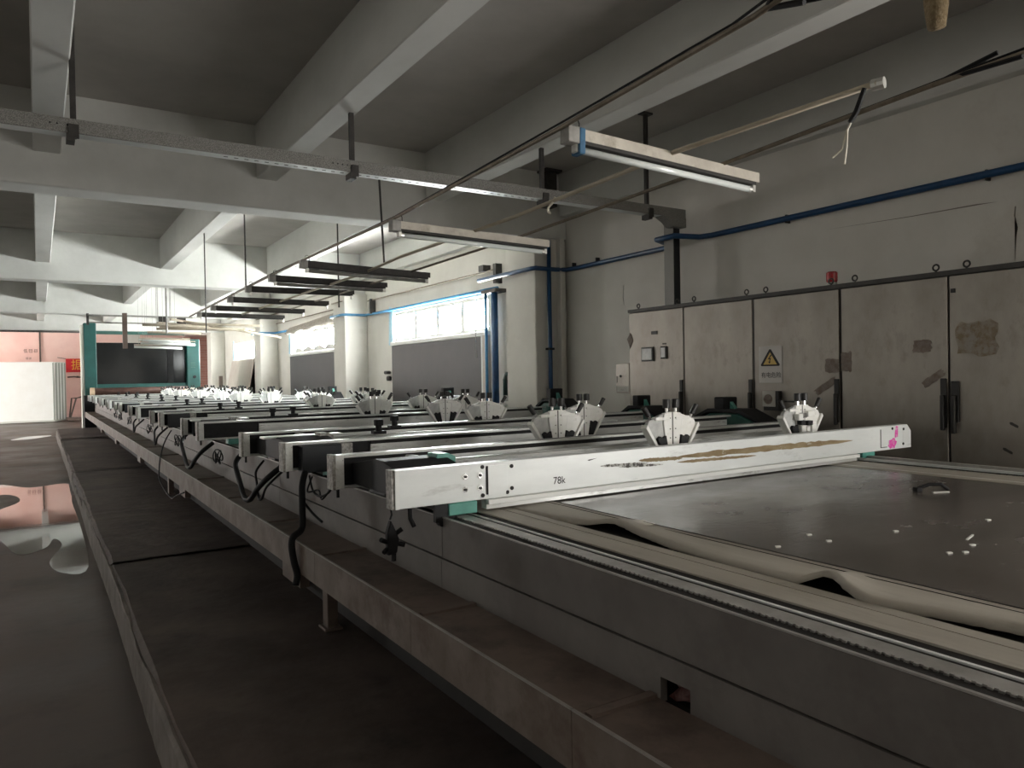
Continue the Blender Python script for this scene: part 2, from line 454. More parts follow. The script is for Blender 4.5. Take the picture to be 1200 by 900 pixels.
# boards below the windows
for k, (a, b) in enumerate(bays[:2]):
    r = empty('window_board', (XW-0.03, (a+b)/2, 0.9))
    L = b-a
    MB().box(-0.015, 0.015, -L/2+0.12, L/2, 0, 1.34).build('board', 'board', r)
    MB().box(-0.03, 0.03, -L/2-0.05, -L/2+0.10, 0, 1.36).build('jamb', 'jamb', r)
    MB().box(-0.035, 0.02, -L/2+0.10, -L/2+0.14, 0, 1.36).build('edge_strip', 'winframe', r)
    tag(r, ['dark grey flat board closing the opening under the window by the blue risers',
            'dark grey flat board closing the opening under the cloth-topped window'][k], 'board')
struct(box('trim_2', 'board', XW-0.02, XW-0.005, 24.95, 28.85, 0.9, 2.2), 'dark board behind the leaning plywood sheets', 'trim')
# light-blue film strips at the far window jambs
for k, (a, b) in enumerate(bays):
    o = MB().prism([(b+0.02, zs-0.1), (b+0.22, zs-0.05), (b+0.17, zt+0.14), (b+0.0, zt+0.1)], 'x', XW-0.012, XW-0.004).build('plastic_film', 'bluefilm')
    tag(o, ['strip of light blue film hanging at the edge of the first window', 'strip of light blue film hanging at the edge of the cloth-topped window',
            'strip of light blue film hanging by the plywood window'][k], 'film', 'blue film strips at the windows')

# ---------------------------------------------------------------- walkway and curb
wk = empty('walkway', (0, 0, 0))
struct(wk, 'raised worn concrete walkway along the printing machine', 'walkway')
cuts = [-2.0, 6.35, 9.2, 13.2, 17.0, 21.0, 25.7]
for i in range(len(cuts)-1):
    a, b = cuts[i], cuts[i+1]
    dz = random.uniform(-0.012, 0.012)
    rows = []
    ny = 40
    for j in range(ny+1):
        y = a + 0.008 + (b-a-0.016)*j/ny
        ex = 0.418 + 0.006*math.sin(y*1.3) + 0.004*math.sin(y*4.7+1) + random.uniform(-0.004, 0.004)
        zz = 0.22+dz + random.uniform(-0.003, 0.003)
        rows.append([(ex, y, 0.0), (ex+0.005, y, zz-0.02), (ex+0.03, y, zz), (0.8, y, zz+0.004), (1.2, y, zz), (1.75, y, zz), (1.75, y, 0.0)])
    MB().grid(rows).build('slab', 'walk', wk)
# pale concrete curb face
rows = []
for j in range(221):
    y = -2.0 + 27.7*j/220
    brk = 0.03*max(0, math.sin(y*1.7+0.5))**6
    e1 = 0.400 + 0.005*math.sin(y*1.3) + random.uniform(-0.002, 0.002)
    e2 = 0.404 + 0.004*math.sin(y*2.1+2) + random.uniform(-0.004, 0.004)
    gone = 10.2 < y < 13.2
    h = 0.212 - brk - (0.09 + random.uniform(0, 0.05) if gone else 0)
    rows.append([(e1, y, 0.0), (e1+0.006, y, h-0.015), (e2+0.012, y, h), (0.445, y, h-0.01)])
MB().grid(rows).build('curb', 'curb', wk)
o = box('slab_soil', 'base', 1.75, 5.0, -2.0, 25.7, 0, 0.2, wk)

# puddles on the low floor
def puddle(pts, name, label):
    out = []
    k = len(pts)
    for i in range(k):
        p0, p1, p2, p3 = [Vector(pts[(i+j-1) % k]) for j in range(4)]
        for t in (0, 0.2, 0.4, 0.6, 0.8):
            q = 0.5*((2*p1)+(p2-p0)*t+(2*p0-5*p1+4*p2-p3)*t*t+(3*p1-p0-3*p2+p3)*t**3)
            out.append((q.x, q.y))
    o = MB().prism(out, 'z', -0.002, 0.0025).build(name, 'water')
    tag(o, label, 'puddle', 'puddles on the floor')
puddle([(0.37, 13.6), (-0.15, 13.5), (-0.6, 14.2), (-1.3, 13.4), (-1.1, 12.4), (-0.45, 12.9), (-0.25, 12.0), (-0.6, 11.0), (-0.9, 9.6), (-0.42, 9.3),
        (-0.20, 8.3), (0.02, 8.45), (0.10, 8.9), (0.16, 8.5), (0.05, 7.75), (0.14, 7.25), (0.33, 7.35), (0.36, 9.5), (0.345, 11.5)], 'puddle', 'broad shiny puddle against the curb of the walkway')
puddle([(0.1, 26.6), (-0.35, 26.4), (-0.7, 25.2), (-0.2, 25.3), (0.3, 26.3)], 'puddle', 'small puddle in front of the white screens')

# ================================================================ PRINTING MACHINE
Y0, Y1 = -1.6, 25.6          # length of the table
pm = empty('printing_machine', (0, 0, 0.22))
tag(pm, 'long flatbed textile printing machine table with grey side panels and gutter', 'machine')
def part(mb, name, m, bevel=0, smooth=False, parent=None):
    """world-coordinate mesh parented under the machine empty"""
    o = mb.build(name, m, parent or pm, bevel, smooth)
    if parent is None: o.location = (0, 0, -0.22)
    return o
part(MB().box(1.62, 4.45, Y0, Y1, 0.22, 0.972), 'bed_body', 'base')
part(MB().box(2.03, 4.16, Y0, Y1, 0.975, 1.0), 'belt', 'belt')
# cream margins of the belt, the near one torn and curled
rows = []
NY = 320
def edge(y):
    """x of the torn belt edge and its lift"""
    keys = [(-1.6, 1.87, .010), (0.4, 1.87, .010), (.75, 1.86, .011), (.95, 1.82, .012), (1.06, 1.78, .012), (1.12, 1.765, .016), (1.20, 1.80, .032), (1.26, 1.835, .042), (1.285, 1.84, .040),
            (1.31, 1.81, .028), (1.34, 1.785, .012), (1.45, 1.785, .009), (1.65, 1.79, .009), (1.85, 1.81, .012), (2.05, 1.84, .020), (2.22, 1.875, .032), (2.27, 1.868, .030), (2.33, 1.82, .018),
            (2.45, 1.782, .008), (2.7, 1.776, .004), (26, 1.776, .004)]
    for i in range(len(keys)-1):
        if keys[i][0] <= y <= keys[i+1][0]:
            t = (y-keys[i][0])/(keys[i+1][0]-keys[i][0])
            return keys[i][1]+(keys[i+1][1]-keys[i][1])*t, keys[i][2]+(keys[i+1][2]-keys[i][2])*t
    return 1.776, 0.004
for j in range(NY+1):
    y = Y0 + (4.0-Y0)*j/NY
    ex, lz = edge(y); ex += 0.022
    j1 = random.uniform(-0.004, 0.004)
    ex += j1
    rows.append([(ex+0.004, y, 0.985+lz-0.012), (ex, y, 0.99+lz), (ex+0.03, y, 0.998+lz*0.8), (ex+0.09, y, 1.0+lz*0.25), (ex+0.16, y, 1.001), (2.035, y, 1.0015)])
part(MB().grid(rows), 'torn_belt_margin', 'cream', smooth=True)
part(MB().box(1.80, 2.035, 4.0, Y1, 0.985, 1.0015), 'belt_margin', 'cream')
part(MB().box(2.028, 2.034, Y0, Y1, 0.998, 1.003), 'margin_seam', 'groove')
part(MB().box(1.995, 1.999, Y0, 4.0, 0.99, 1.0025), 'margin_seam', 'groove')
part(MB().box(4.16, 4.47, Y0, Y1, 0.985, 1.002), 'belt_margin', 'cream')
part(MB().box(4.235, 4.243, Y0, Y1, 0.99, 1.0035), 'margin_seam', 'whiteedge')
# guide rails along the near edge
part(MB().box(1.430, 1.440, Y0, Y1, 0.9985, 1.003), 'panel_lip', 'rack')
part(MB().box(1.45, 1.76, Y0, Y1, 0.95, 0.9905), 'rail_gap_shade', 'groove')  # almost flush black strip; shade of the rail gaps put into its colour
part(MB().box(1.505, 1.562, Y0, Y1, 0.965, 0.995), 'rack_rail', 'rack')
teeth = MB()
y = Y0
while y < 9.0:
    teeth.box(1.498, 1.510, y, y+0.010, 0.978, 0.9955); y += 0.020
o = part(teeth, 'rack_teeth', 'rack'); o['kind'] = 'stuff'
part(MB().box(1.583, 1.593, Y0, Y1, 0.965, 0.9955), 'guide_strip', 'whiteedge')
part(MB().box(1.637, 1.742, Y0, Y1, 0.96, 0.9965), 'side_strip', 'cream', bevel=0.001)
part(MB().box(1.750, 1.797, Y0, Y1, 0.955, 0.995), 'inner_strip', 'cream')
# far rail
part(MB().box(4.50, 4.60, Y0, Y1, 0.80, 1.005), 'far_rail', 'base')
part(MB().box(4.50, 4.515, Y0, Y1, 0.99, 1.02), 'far_rail_edge', 'alu')
part(MB().box(4.58, 4.66, Y0, Y1, 0.22, 1.0), 'far_side_panel', 'panel')
part(MB().box(4.565, 4.60, Y0, Y1, 1.005, 1.03), 'far_guide_bar', 'rack')
# side panels and gutter, in sections
secs = []
y = 0.05 - 2.62
sec_edges = [-1.6, 0.30, 2.80, 5.3, 7.75, 10.2, 12.65, 15.1, 17.55, 20.0, 22.45, 25.6]
for i in range(len(sec_edges)-1):
    a, b = sec_edges[i]+0.002, sec_edges[i+1]-0.002
    part(MB().box(1.43, 1.45, a, b, 0.828, 0.998), 'upper_side_panel', 'panel', bevel=0.002)
    if a < 1.4 < b:
        lp = MB().box(1.425, 1.45, a, 1.38, 0.69, 0.824).box(1.425, 1.45, 1.49, b, 0.69, 0.824).box(1.425, 1.45, 1.38, 1.49, 0.762, 0.824)
        part(lp, 'lower_side_panel', 'panel')
    else:
        part(MB().box(1.425, 1.45, a, b, 0.69, 0.824), 'lower_side_panel', 'panel', bevel=0.002)
part(MB().box(1.46, 1.62, Y0, 1.30, 0.69, 0.95).box(1.46, 1.62, 1.60, Y1, 0.69, 0.95), 'panel_backing', 'base')
gut_edges = [-1.6, 1.55, 2.55, 3.7, 4.75, 5.9, 7.2, 8.5, 9.8, 11.1, 12.5, 14.0, 16, 18, 20, 22, 24, 25.6]
for i in range(len(gut_edges)-1):
    a, b = gut_edges[i]+0.0015, gut_edges[i+1]-0.0015
    g = part(MB().prism([(1.17, 0.555), (1.184, 0.555), (1.184, 0.69), (1.425, 0.688), (1.425, 0.700), (1.184, 0.703), (1.178, 0.714), (1.166, 0.714)], 'y', a, b), 'gutter_section', 'gutter')
    s = MB().prism([(1.162, 0.552), (1.168, 0.552), (1.168, 0.715), (1.162, 0.715)], 'y', a, b).build('skirt', 'skirt', g)
    s2 = MB().box(1.160, 1.170, a, b, 0.715, 0.7185).build('skirt_lip', 'rack', g)
    MB().box(1.19, 1.42, b-0.05, b-0.02, 0.7, 0.712).build('cross_rib', 'gutter', g)
for k, y in enumerate((-0.5, 3.97, 9.8)):
    part(MB().box(1.30, 1.36, y-0.04, y+0.04, 0.22, 0.69).box(1.28, 1.38, y-0.06, y+0.06, 0.22, 0.235), 'gutter_leg', 'gutter', bevel=0.004)
part(MB().box(1.46, 1.62, Y0, Y1, 0.22, 0.69), 'lower_skirting', 'base')
for k in range(5):
    y = 4.9 + 4.4*k
    part(MB().box(1.38, 1.44, y-0.2, y+0.2, 0.26, 0.52), 'service_plate', 'gutter')

# red rag inside the cut-out of the side panel
o = MB().grid([[(1.47+0.02*math.sin(i*1.3+j), 1.36+0.025*j, 0.70+0.012*i+0.006*math.sin(3*j+i)) for j in range(6)] for i in range(6)]).build('rag', 'redcloth')
tag(o, 'dark red rag stuffed into the square hole of the side panel', 'rag')

# small debris on the belt
random.seed(3)
for k, (x, y) in enumerate([(2.33, 1.67), (2.30, 1.57), (2.63, 1.52), (2.45, 1.24), (2.50, 1.215), (2.62, 1.25), (2.09, 1.62), (3.10, 1.42)]):
    o = MB().prism([(x, y), (x+0.018, y-0.006), (x+0.024, y+0.004), (x+0.008, y+0.011)], 'z', 1.0, 1.004).build('paint_chip', 'chip')
    tag(o, 'tiny white paint chip lying on the dark belt', 'chip', 'paint chips on the belt')
o = MB().prism([(2.70, 1.30), (2.795, 1.325), (2.796, 1.332), (2.70, 1.307)], 'z', 1.0, 1.003).build('paper_sliver', 'chip')
tag(o, 'thin white paper sliver lying on the dark belt', 'paper')
lo = empty('metal_clip', (3.60, 1.93, 1.0))
MB().box(-0.05, -0.02, -0.018, 0.018, 0.0, 0.022).build('clip_head', 'black', lo, bevel=0.003)
MB().tube([(-0.03, 0, 0.018), (0.02, -0.005, 0.035), (0.07, -0.02, 0.037), (0.10, -0.03, 0.012)], 0.009, 8).build('clip_arm', 'black', lo)
MB().box(0.02, 0.10, -0.04, -0.025, 0.0, 0.005).build('clip_tongue', 'rack', lo)
lo.rotation_euler = (0, 0, -0.5)
tag(lo, 'small black metal clip lying on the dark belt near the cabinets', 'clip')

# ================================================================ PRINTING UNITS
def front_profile():
    # (y, z) cross-section with a T-slot in the top and a lip at the bottom
    return [(0, 0), (0.062, 0), (0.062, 0.16), (0.045, 0.16), (0.045, 0.146), (0.033, 0.146), (0.033, 0.16), (0, 0.16)]
def rear_profile():
    return [(0, 0), (0.08, 0), (0.08, 0.165), (0, 0.165), (0, 0.150), (0.068, 0.150), (0.068, 0.014), (0, 0.014)]
ZB = 1.055
BX0, BX1 = 1.222, 5.06
meshes = {}
def pm_mesh(key, mb, m, bevel=0, smooth=False):
    if key not in meshes: meshes[key] = mb().mesh(key, m, bevel, smooth)
    return meshes[key]

def make_beam_front(root, yoff, dirty):
    fb = obj('front_beam', pm_mesh('front_beam_'+dirty, lambda: MB().prism(front_profile(), 'x', BX0, BX1-0.10).prism([(BX1-0.10, 0), (BX1, 0), (BX1, 0.115), (BX1-0.045, 0.16), (BX1-0.10, 0.16)], 'y', 0, 0.062), dirty, 0.0025), root, (0, yoff, 0))
    ep = obj('end_plate', pm_mesh('front_end_plate', lambda: MB().box(BX0-0.018, BX0, 0.004, 0.062, 0.0, 0.162), 'endplate', 0.002), fb)
    obj('edge_strip', pm_mesh('front_edge', lambda: MB().box(BX0-0.004, BX0+0.014, -0.004, 0.0, 0.0, 0.160), 'whiteedge'), fb)
    obj('top_slot', pm_mesh('front_slot', lambda: MB().box(BX0, BX1-0.11, 0.0336, 0.0444, 0.140, 0.1475), 'slot'), fb)
    obj('under_lip', pm_mesh('under_lip', lambda: MB().box(1.66, 4.45, -0.006, 0.012, -0.026, -0.004), 'whiteedge', 0.002), fb)
    obj('under_rail', pm_mesh('under_rail', lambda: MB().box(1.66, 4.45, 0.015, 0.058, -0.048, 0.0), 'aludirty'), fb)
    return fb

def make_beam_rear(root, yoff, dirty='aludirty', name='rear_beam'):
    rb = obj(name, pm_mesh('rear_beam', lambda: MB().prism(rear_profile(), 'x', BX0, BX1), dirty, 0.002), root, (0, yoff, 0))
    obj('end_plate', pm_mesh('rear_end_plate', lambda: MB().box(BX0-0.026, BX0, 0.0, 0.08, -0.004, 0.168), 'endplate', 0.002), rb)
    obj('edge_strip', pm_mesh('rear_edge', lambda: MB().box(BX0-0.010, BX0+0.032, -0.006, 0.0, 0.0, 0.166), 'stripedge', 0.001), rb)
    obj('channel_shade', pm_mesh('rear_inside_shade', lambda: MB().box(BX0+0.034, BX0+0.52, 0.015, 0.066, 0.016, 0.148), 'black'), rb)  # black filler stands for the shade inside the open channel
    obj('face_plate', pm_mesh('rear_face', lambda: MB().box(BX0+0.52, BX1-0.06, -0.004, 0.02, 0.004, 0.128), 'aludirty'), rb)
    obj('slot_line', pm_mesh('rear_slot', lambda: MB().box(BX0+0.52, BX1-0.06, -0.003, 0.01, 0.128, 0.149), 'slot'), rb)
    obj('top_slot', pm_mesh('rear_top_slot', lambda: MB().box(BX0+0.4, BX1-0.06, 0.042, 0.054, 0.16, 0.1662), 'slot'), rb)
    obj('hanging_pin', pm_mesh('rear_pin', lambda: MB().tube([(BX0+0.01, 0.03, 0.0), (BX0+0.01, 0.03, -0.045)], 0.008, 6), 'black'), rb)
    return rb

units = [(2.80, 3.50), (4.37, 5.42), (7.15, 8.0), (9.65, 10.5), (12.05, 13.2), (14.9, 15.9), (17.1, 17.9), (19.3, 20.2), (21.6, 22.5), (23.9, 24.7)]
ulabel = ['printing unit with scuffed beam, magenta paint blot and ochre worn stripe',
          'second printing unit from the bare belt, with a cable dropping over the gutter',
          'third printing unit from the bare belt, thick black cable loop under it',
          'fourth printing unit from the bare belt, thick black cable loop under it']
for ui, (yf, yr) in enumerate(units):
    u = empty('printing_unit', (0, yf, ZB))
    lab = ulabel[ui] if ui < 4 else 'grimy aluminium printing unit, %s counted from the bare belt' % ['fifth', 'sixth', 'seventh', 'eighth', 'ninth', 'tenth'][ui-4]
    tag(u, lab, 'printing unit', 'printing units across the table' if ui >= 4 else None)
    d = yr-yf
    fb = make_beam_front(u, 0, 'alu') if ui == 0 else make_beam_rear(u, 0, name='front_beam')
    rb = make_beam_rear(u, d)
    # brackets standing on the rails
    for x0, x1 in ((1.46, 1.60), (4.52, 4.66)):
        obj('rail_bracket', pm_mesh('bracket%.1f' % x0, lambda: MB().box(x0, x1, 0.0, 0.09, -0.052, 0.0), 'teal', 0.003), u, (0, -0.01 if x0 < 2 else 0.02, 0))
        obj('rail_bracket', meshes['bracket%.1f' % x0], u, (0, d+0.03, 0))
    # drive hood between the beams at the near side
    hood = MB().prism([(0.07, 0.02), (d, 0.02), (d, 0.125), (d*0.62, 0.165), (d*0.45, 0.165), (0.07, 0.12)], 'x', 1.30, 1.62)
    hood.build('drive_hood', 'black', u, bevel=0.004)
    obj('hood_cap', pm_mesh('hood_cap%d' % (ui > 0), lambda: MB().prism([(1.56, 0.08), (1.66, 0.08), (1.66, 0.165), (1.62, 0.182), (1.56, 0.182)], 'y', 0, 0.1), 'teal' if ui == 0 else 'endplate', 0.003), u, (0, d*0.42, 0))
    # squeegee rails between the beams
    for q, (t, zz, m_) in enumerate(((0.24, 0.072, 'alu'), (0.60, 0.095, 'aludirty'), (0.82, 0.08, 'alu'))):
        obj('squeegee_rail', pm_mesh('squeegee_rail%d' % q, lambda: MB().box(1.72, 4.50 if q != 1 else 4.3, -0.035, 0.035, zz-0.035, zz+0.035).box(1.72, 4.5, -0.008, 0.008, zz+0.035, zz+0.04), m_, 0.003), u, (0, 0.10+(d-0.1)*t, 0))
    obj('screen_frame_edge', pm_mesh('screen_edge', lambda: MB().box(1.8, 4.4, -0.02, 0.02, -0.03, 0.02), 'aludirty'), u, (0, 0.10+(d-0.1)*0.42, 0))
    # black motor box and wiring cluster under the near ends
    obj('motor_box', pm_mesh('motor_box', lambda: MB().box(1.36, 1.56, -0.10, 0.10, -0.02, 0.135).box(1.33, 1.36, -0.07, 0.07, 0.01, 0.11), 'blackbox', 0.006), u, (0, d-0.16, 0))
    obj('motor_flange', pm_mesh('motor_flange', lambda: MB().box(1.56, 1.60, -0.11, 0.11, -0.03, 0.15), 'endplate', 0.004), u, (0, d-0.16, 0))
    if ui > 0:
        cbx = obj('control_box', pm_mesh('control_box', lambda: MB().box(1.29, 1.53, -0.075, 0.02, -0.012, 0.148), 'blackbox', 0.004), u, (0, 0 if ui % 2 else d, 0))
        obj('box_flange', pm_mesh('box_flange', lambda: MB().box(1.53, 1.60, -0.07, 0.02, 0.0, 0.15), 'endplate', 0.003), cbx)
        obj('clamp_bar', pm_mesh('clamp_bar', lambda: MB().box(1.22, 1.75, -0.06, 0.05, 0.155, 0.168), 'aludirty', 0.002), u, (0, d*0.55, 0))
        # adjusting knobs at the near side
        for kx, ky in ((1.95, 0.35), (2.25, 0.75)):
            k_ = obj('knob_block', pm_mesh('knob_block', lambda: MB().box(-0.045, 0.045, -0.03, 0.03, 0.0, 0.02).tube([(0, 0, 0.02), (0, 0, 0.055)], 0.022, 10), 'black', 0.002), u, (kx, d*ky, 0.16))
            obj('knob', pm_mesh('knob_cyl', lambda: MB().tube([(0, 0, 0.055), (0, 0, 0.095)], 0.033, 12), 'black', 0.003), k_)
    if ui == 0:
        # bolts, cover plate and marks on the front face
        pl = MB().box(1.66, 1.76, -0.004, 0.0, 0.014, 0.146).build('cover_plate', 'alu', fb, bevel=0.001)
        MB().box(1.652, 1.660, -0.005, 0.0, 0.02, 0.145).build('plate_slot', 'slot', fb)
        for bx, bz in ((1.545, 0.052), (1.545, 0.108), (1.62, 0.052), (1.62, 0.108)):
            b_ = MB().tube([(bx, 0.0, bz), (bx, -0.004, bz)], 0.013, 12).build('bolt_washer', 'chrome', fb)
            MB().tube([(bx, -0.003, bz), (bx, -0.009, bz)], 0.006, 8).build('bolt', 'ink', b_)
        for bx, bz in ((1.633, 0.018), (1.633, 0.143), (1.76, 0.020), (1.785, 0.135), (1.785, 0.036), (4.83, 0.14), (4.96, 0.03), (4.965, 0.13)):
            MB().tube([(bx, 0.001, bz), (bx, -0.004, bz)], 0.009, 10).build('bolt_hole', 'ink', fb)
        # ochre worn stripe, ragged outline
        random.seed(11)
        for (x0, x1, zc, amp, m_) in ((2.82, 4.38, 0.098, 0.017, 'worn'), (2.55, 2.86, 0.100, 0.010, 'worn'), (2.30, 2.62, 0.092, 0.007, 'scuff'), (2.42, 2.72, 0.078, 0.006, 'scuff'), (2.82, 3.45, 0.070, 0.008, 'worn')):
            top, bot = [], []
            nn = 40
            for i in range(nn+1):
                t = i/nn
                x = x0+(x1-x0)*t
                env = min(1, 6*t, 5*(1-t))**0.6 if 0 < t < 1 else 0.05
                sl = -0.010*t
                top.append((x, zc+sl+amp*env*(0.75+0.4*random.random())))
                bot.append((x, zc+sl-amp*env*(0.7+0.4*random.random())))
            MB().prism(top+bot[::-1], 'y', -0.0012, 0.0).build('worn_stripe', m_, fb)
        pts = []
        for i in range(18):
            a = 2*math.pi*i/18; r_ = 0.042*(0.75+0.4*random.random())
            pts.append((4.83+1.25*r_*math.cos(a), 0.038+r_*math.sin(a)*0.85))
        MB().prism(pts, 'y', -0.0012, 0.0).build('paint_blot', 'magenta', fb)
        MB().prism([(4.86, 0.075), (4.895, 0.08), (4.90, 0.15), (4.875, 0.155), (4.862, 0.11)], 'y', -0.001, 0.0).build('paint_smear', 'magenta', fb)
        MB().box(4.69, 4.695, -0.003, 0.0, 0.02, 0.14).build('plate_slot', 'slot', fb)
        MB().box(4.69, 4.765, -0.002, 0.0, 0.018, 0.022).build('plate_slot', 'slot', fb)
        # handwritten mark
        text('handwritten_mark', '78k', 0.048, 'ink', fb, (2.05, -0.001, 0.045), FACE_F, 0.0004)
        MB().prism([(2.22, 0.128), (2.23, 0.124), (2.28, 0.133), (2.23, 0.130)], 'y', -0.001, 0).build('scratch', 'ink', fb)
        MB().box(4.30, 5.03, 0.062, 0.068, 0.10, 0.158).build('rear_plate', 'tealdark', fb)
        # small foot wheels under the near bracket
        for wx in (1.43, 1.475):
            MB().tube([(wx, -0.012, -0.075), (wx, 0.02, -0.075)], 0.019, 12).build('wheel', 'black', u, bevel=0.003)
        MB().box(1.40, 1.50, -0.004, 0.02, -0.075, 0.0).build('wheel_plate', 'black', u)
    else:
        MB().tube([(1.45, -0.01, -0.06), (1.45, 0.02, -0.06)], 0.018, 10).build('wheel', 'black', u)

# ---------------------------------------------------------------- squeegee heads
def fan_mesh_parts():
    P_ = {}
    def half(s):
        return [(s*0.003, -0.10), (s*0.060, -0.10), (s*0.098, 0.0), (s*0.105, 0.02), (s*0.100, 0.165), (s*0.055, 0.185), (s*0.003, 0.192)]
    for s, k in ((-1, 'l'), (1, 'r')):
        P_['plate'+k] = MB().prism([(s*0.003, -0.10), (s*0.026, -0.10), (s*0.060, 0.13), (s*0.055, 0.188), (s*0.003, 0.194)], 'y', -0.012, 0.012).mesh('front_plate', 'fan', 0.002)
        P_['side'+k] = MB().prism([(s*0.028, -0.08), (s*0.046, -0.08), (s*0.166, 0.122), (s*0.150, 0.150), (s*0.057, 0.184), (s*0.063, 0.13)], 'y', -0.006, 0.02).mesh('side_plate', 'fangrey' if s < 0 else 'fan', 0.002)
        P_['flange'+k] = MB().prism([(s*0.050, -0.08), (s*0.062, -0.08), (s*0.180, 0.112), (s*0.170, 0.130)], 'y', -0.02, 0.03).mesh('flange', 'fan', 0.001)
        P_['clamp'+k] = MB().prism([(s*0.034, -0.04), (s*0.068, -0.04), (s*0.108, 0.050), (s*0.092, 0.064), (s*0.074, 0.052), (s*0.052, 0.066)], 'y', -0.024, -0.004).mesh('clamp_block', 'black', 0.002)
        P_['band'+k] = MB().box(min(s*0.02, s*0.115), max(s*0.02, s*0.115), -0.016, 0.016, 0.150, 0.168).mesh('top_band', 'fan', 0.002)
        P_['stem'+k] = MB().tube([(s*0.030, 0, 0.185), (s*0.030, 0, 0.222)], 0.0085, 10).mesh('stem', 'chrome')
        P_['knob'+k] = MB().tube([(s*0.030, 0, 0.216), (s*0.030, 0, 0.266)], 0.0205, 12).mesh('knob', 'handle', 0.002)
        dx, dz = s*0.55, 0.83
        a = Vector((s*0.128, 0.004, 0.150)); b = a + Vector((dx, 0, dz))*0.03; c = b + Vector((dx, 0, dz))*0.062
        P_['hstem'+k] = MB().tube([a, b], 0.0075, 8).mesh('handle_stem', 'chrome')
        P_['hgrip'+k] = MB().tube([b, c], [0.0135, 0.0155], 10).mesh('handle_grip', 'handle', 0.0015)
    P_['seam'] = MB().box(-0.003, 0.003, -0.010, 0.012, -0.10, 0.19).mesh('seam', 'slot')
    P_['carriage'] = MB().box(-0.10, 0.10, -0.03, 0.10, -0.115, -0.07).mesh('carriage', 'black', 0.003)
    P_['screws'] = None
    return P_
FP = fan_mesh_parts()
NAMES = {'plate': 'front_plate', 'side': 'side_plate', 'flange': 'flange', 'clamp': 'clamp_block', 'band': 'top_band', 'stem': 'stem', 'knob': 'knob', 'hstem': 'handle_stem', 'hgrip': 'handle_grip'}
def make_head(loc, rz, far=False):
    r = empty('squeegee_head', loc, rz)
    r.scale = (1.14, 1.0, 1.0)
    for k in 'lr':
        pl = obj('front_plate', FP['plate'+k], r)
        obj('side_plate', FP['side'+k], r)
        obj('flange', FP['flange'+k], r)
        obj('clamp_block', FP['clamp'+k], r)
        kn = obj('knob', FP['knob'+k], r)
        obj('stem', FP['stem'+k], kn)
        hg = obj('handle', FP['hgrip'+k], r)
        obj('stem', FP['hstem'+k], hg)
        if not far:
            obj('top_band', FP['band'+k], r)
            s = -1 if k == 'l' else 1
            for sx_, sz_ in ((0.018, 0.16), (0.018, 0.10), (0.018, 0.05), (0.05, 0.165)):
                obj('screw', FP['screw'], pl, (s*sx_, -0.0125, sz_))
    obj('seam', FP['seam'], r)
    obj('carriage', FP['carriage'], r)
    return r
FP['screw'] = MB().tube([(0, 0.001, 0), (0, -0.0015, 0)], 0.0035, 6).mesh('screw', 'ink')
ZH = 1.185
heads = [((4.12, 2.99), 0.0, 'blocky white squeegee head standing by the magenta-blotted beam end'),
         ((2.97, 2.99), 0.0, 'white fan-shaped squeegee head behind the ochre worn stripe'),
         ((2.70, 3.70), 0.0, 'white fan-shaped squeegee head with splayed handles in the gap behind the first unit'),
         ((3.40, 4.33), 0.0, 'white fan-shaped squeegee head with its side half hidden by the one before it'),
         ((3.27, 5.52), 0.0, 'dusty fan-shaped squeegee head in front of the blue risers'),
         ((3.35, 6.45), 0.0, 'greyish squeegee head in front of the large dark board')]
for (xy, rz, lab) in heads:
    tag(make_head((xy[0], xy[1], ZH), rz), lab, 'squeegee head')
# blocky clamps that only the head by the paint blot carries
hb = [o for o in C.objects if o.name == 'squeegee_head'][0]
for (x0, x1, z0, z1, m_) in ((-0.045, -0.008, 0.02, 0.062, 'fan'), (0.0, 0.03, -0.01, 0.055, 'fan'), (0.045, 0.09, -0.01, 0.075, 'fan'), (-0.07, -0.035, 0.095, 0.135, 'fan'), (-0.05, -0.01, 0.065, 0.095, 'black'), (0.01, 0.055, 0.06, 0.09, 'black'), (0.01, 0.07, 0.115, 0.15, 'fan'), (-0.03, 0.0, 0.11, 0.14, 'chrome')):
    MB().box(x0, x1, -0.045, -0.01, z0, z1).build('clamp_piece', m_, hb, bevel=0.002)
random.seed(21)
ORD = ['first', 'second', 'third', 'fourth', 'fifth', 'sixth', 'seventh', 'eighth', 'ninth', 'tenth']
for un, (yf, yr) in enumerate(units):
    for y, wh in ((yf+0.2, 'leading'), (yr+0.18, 'trailing')):
        if y < 6.9: continue
        for x in (3.25, 4.15):
            xx = x + random.uniform(-0.35, 0.2)
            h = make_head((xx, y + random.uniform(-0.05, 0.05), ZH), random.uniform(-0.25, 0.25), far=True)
            tag(h, 'white squeegee head at the %s beam of the %s printing unit, %s-side one' % (wh, ORD[un], 'walkway' if x < 4 else 'window'), 'squeegee head', 'squeegee heads in the far row')

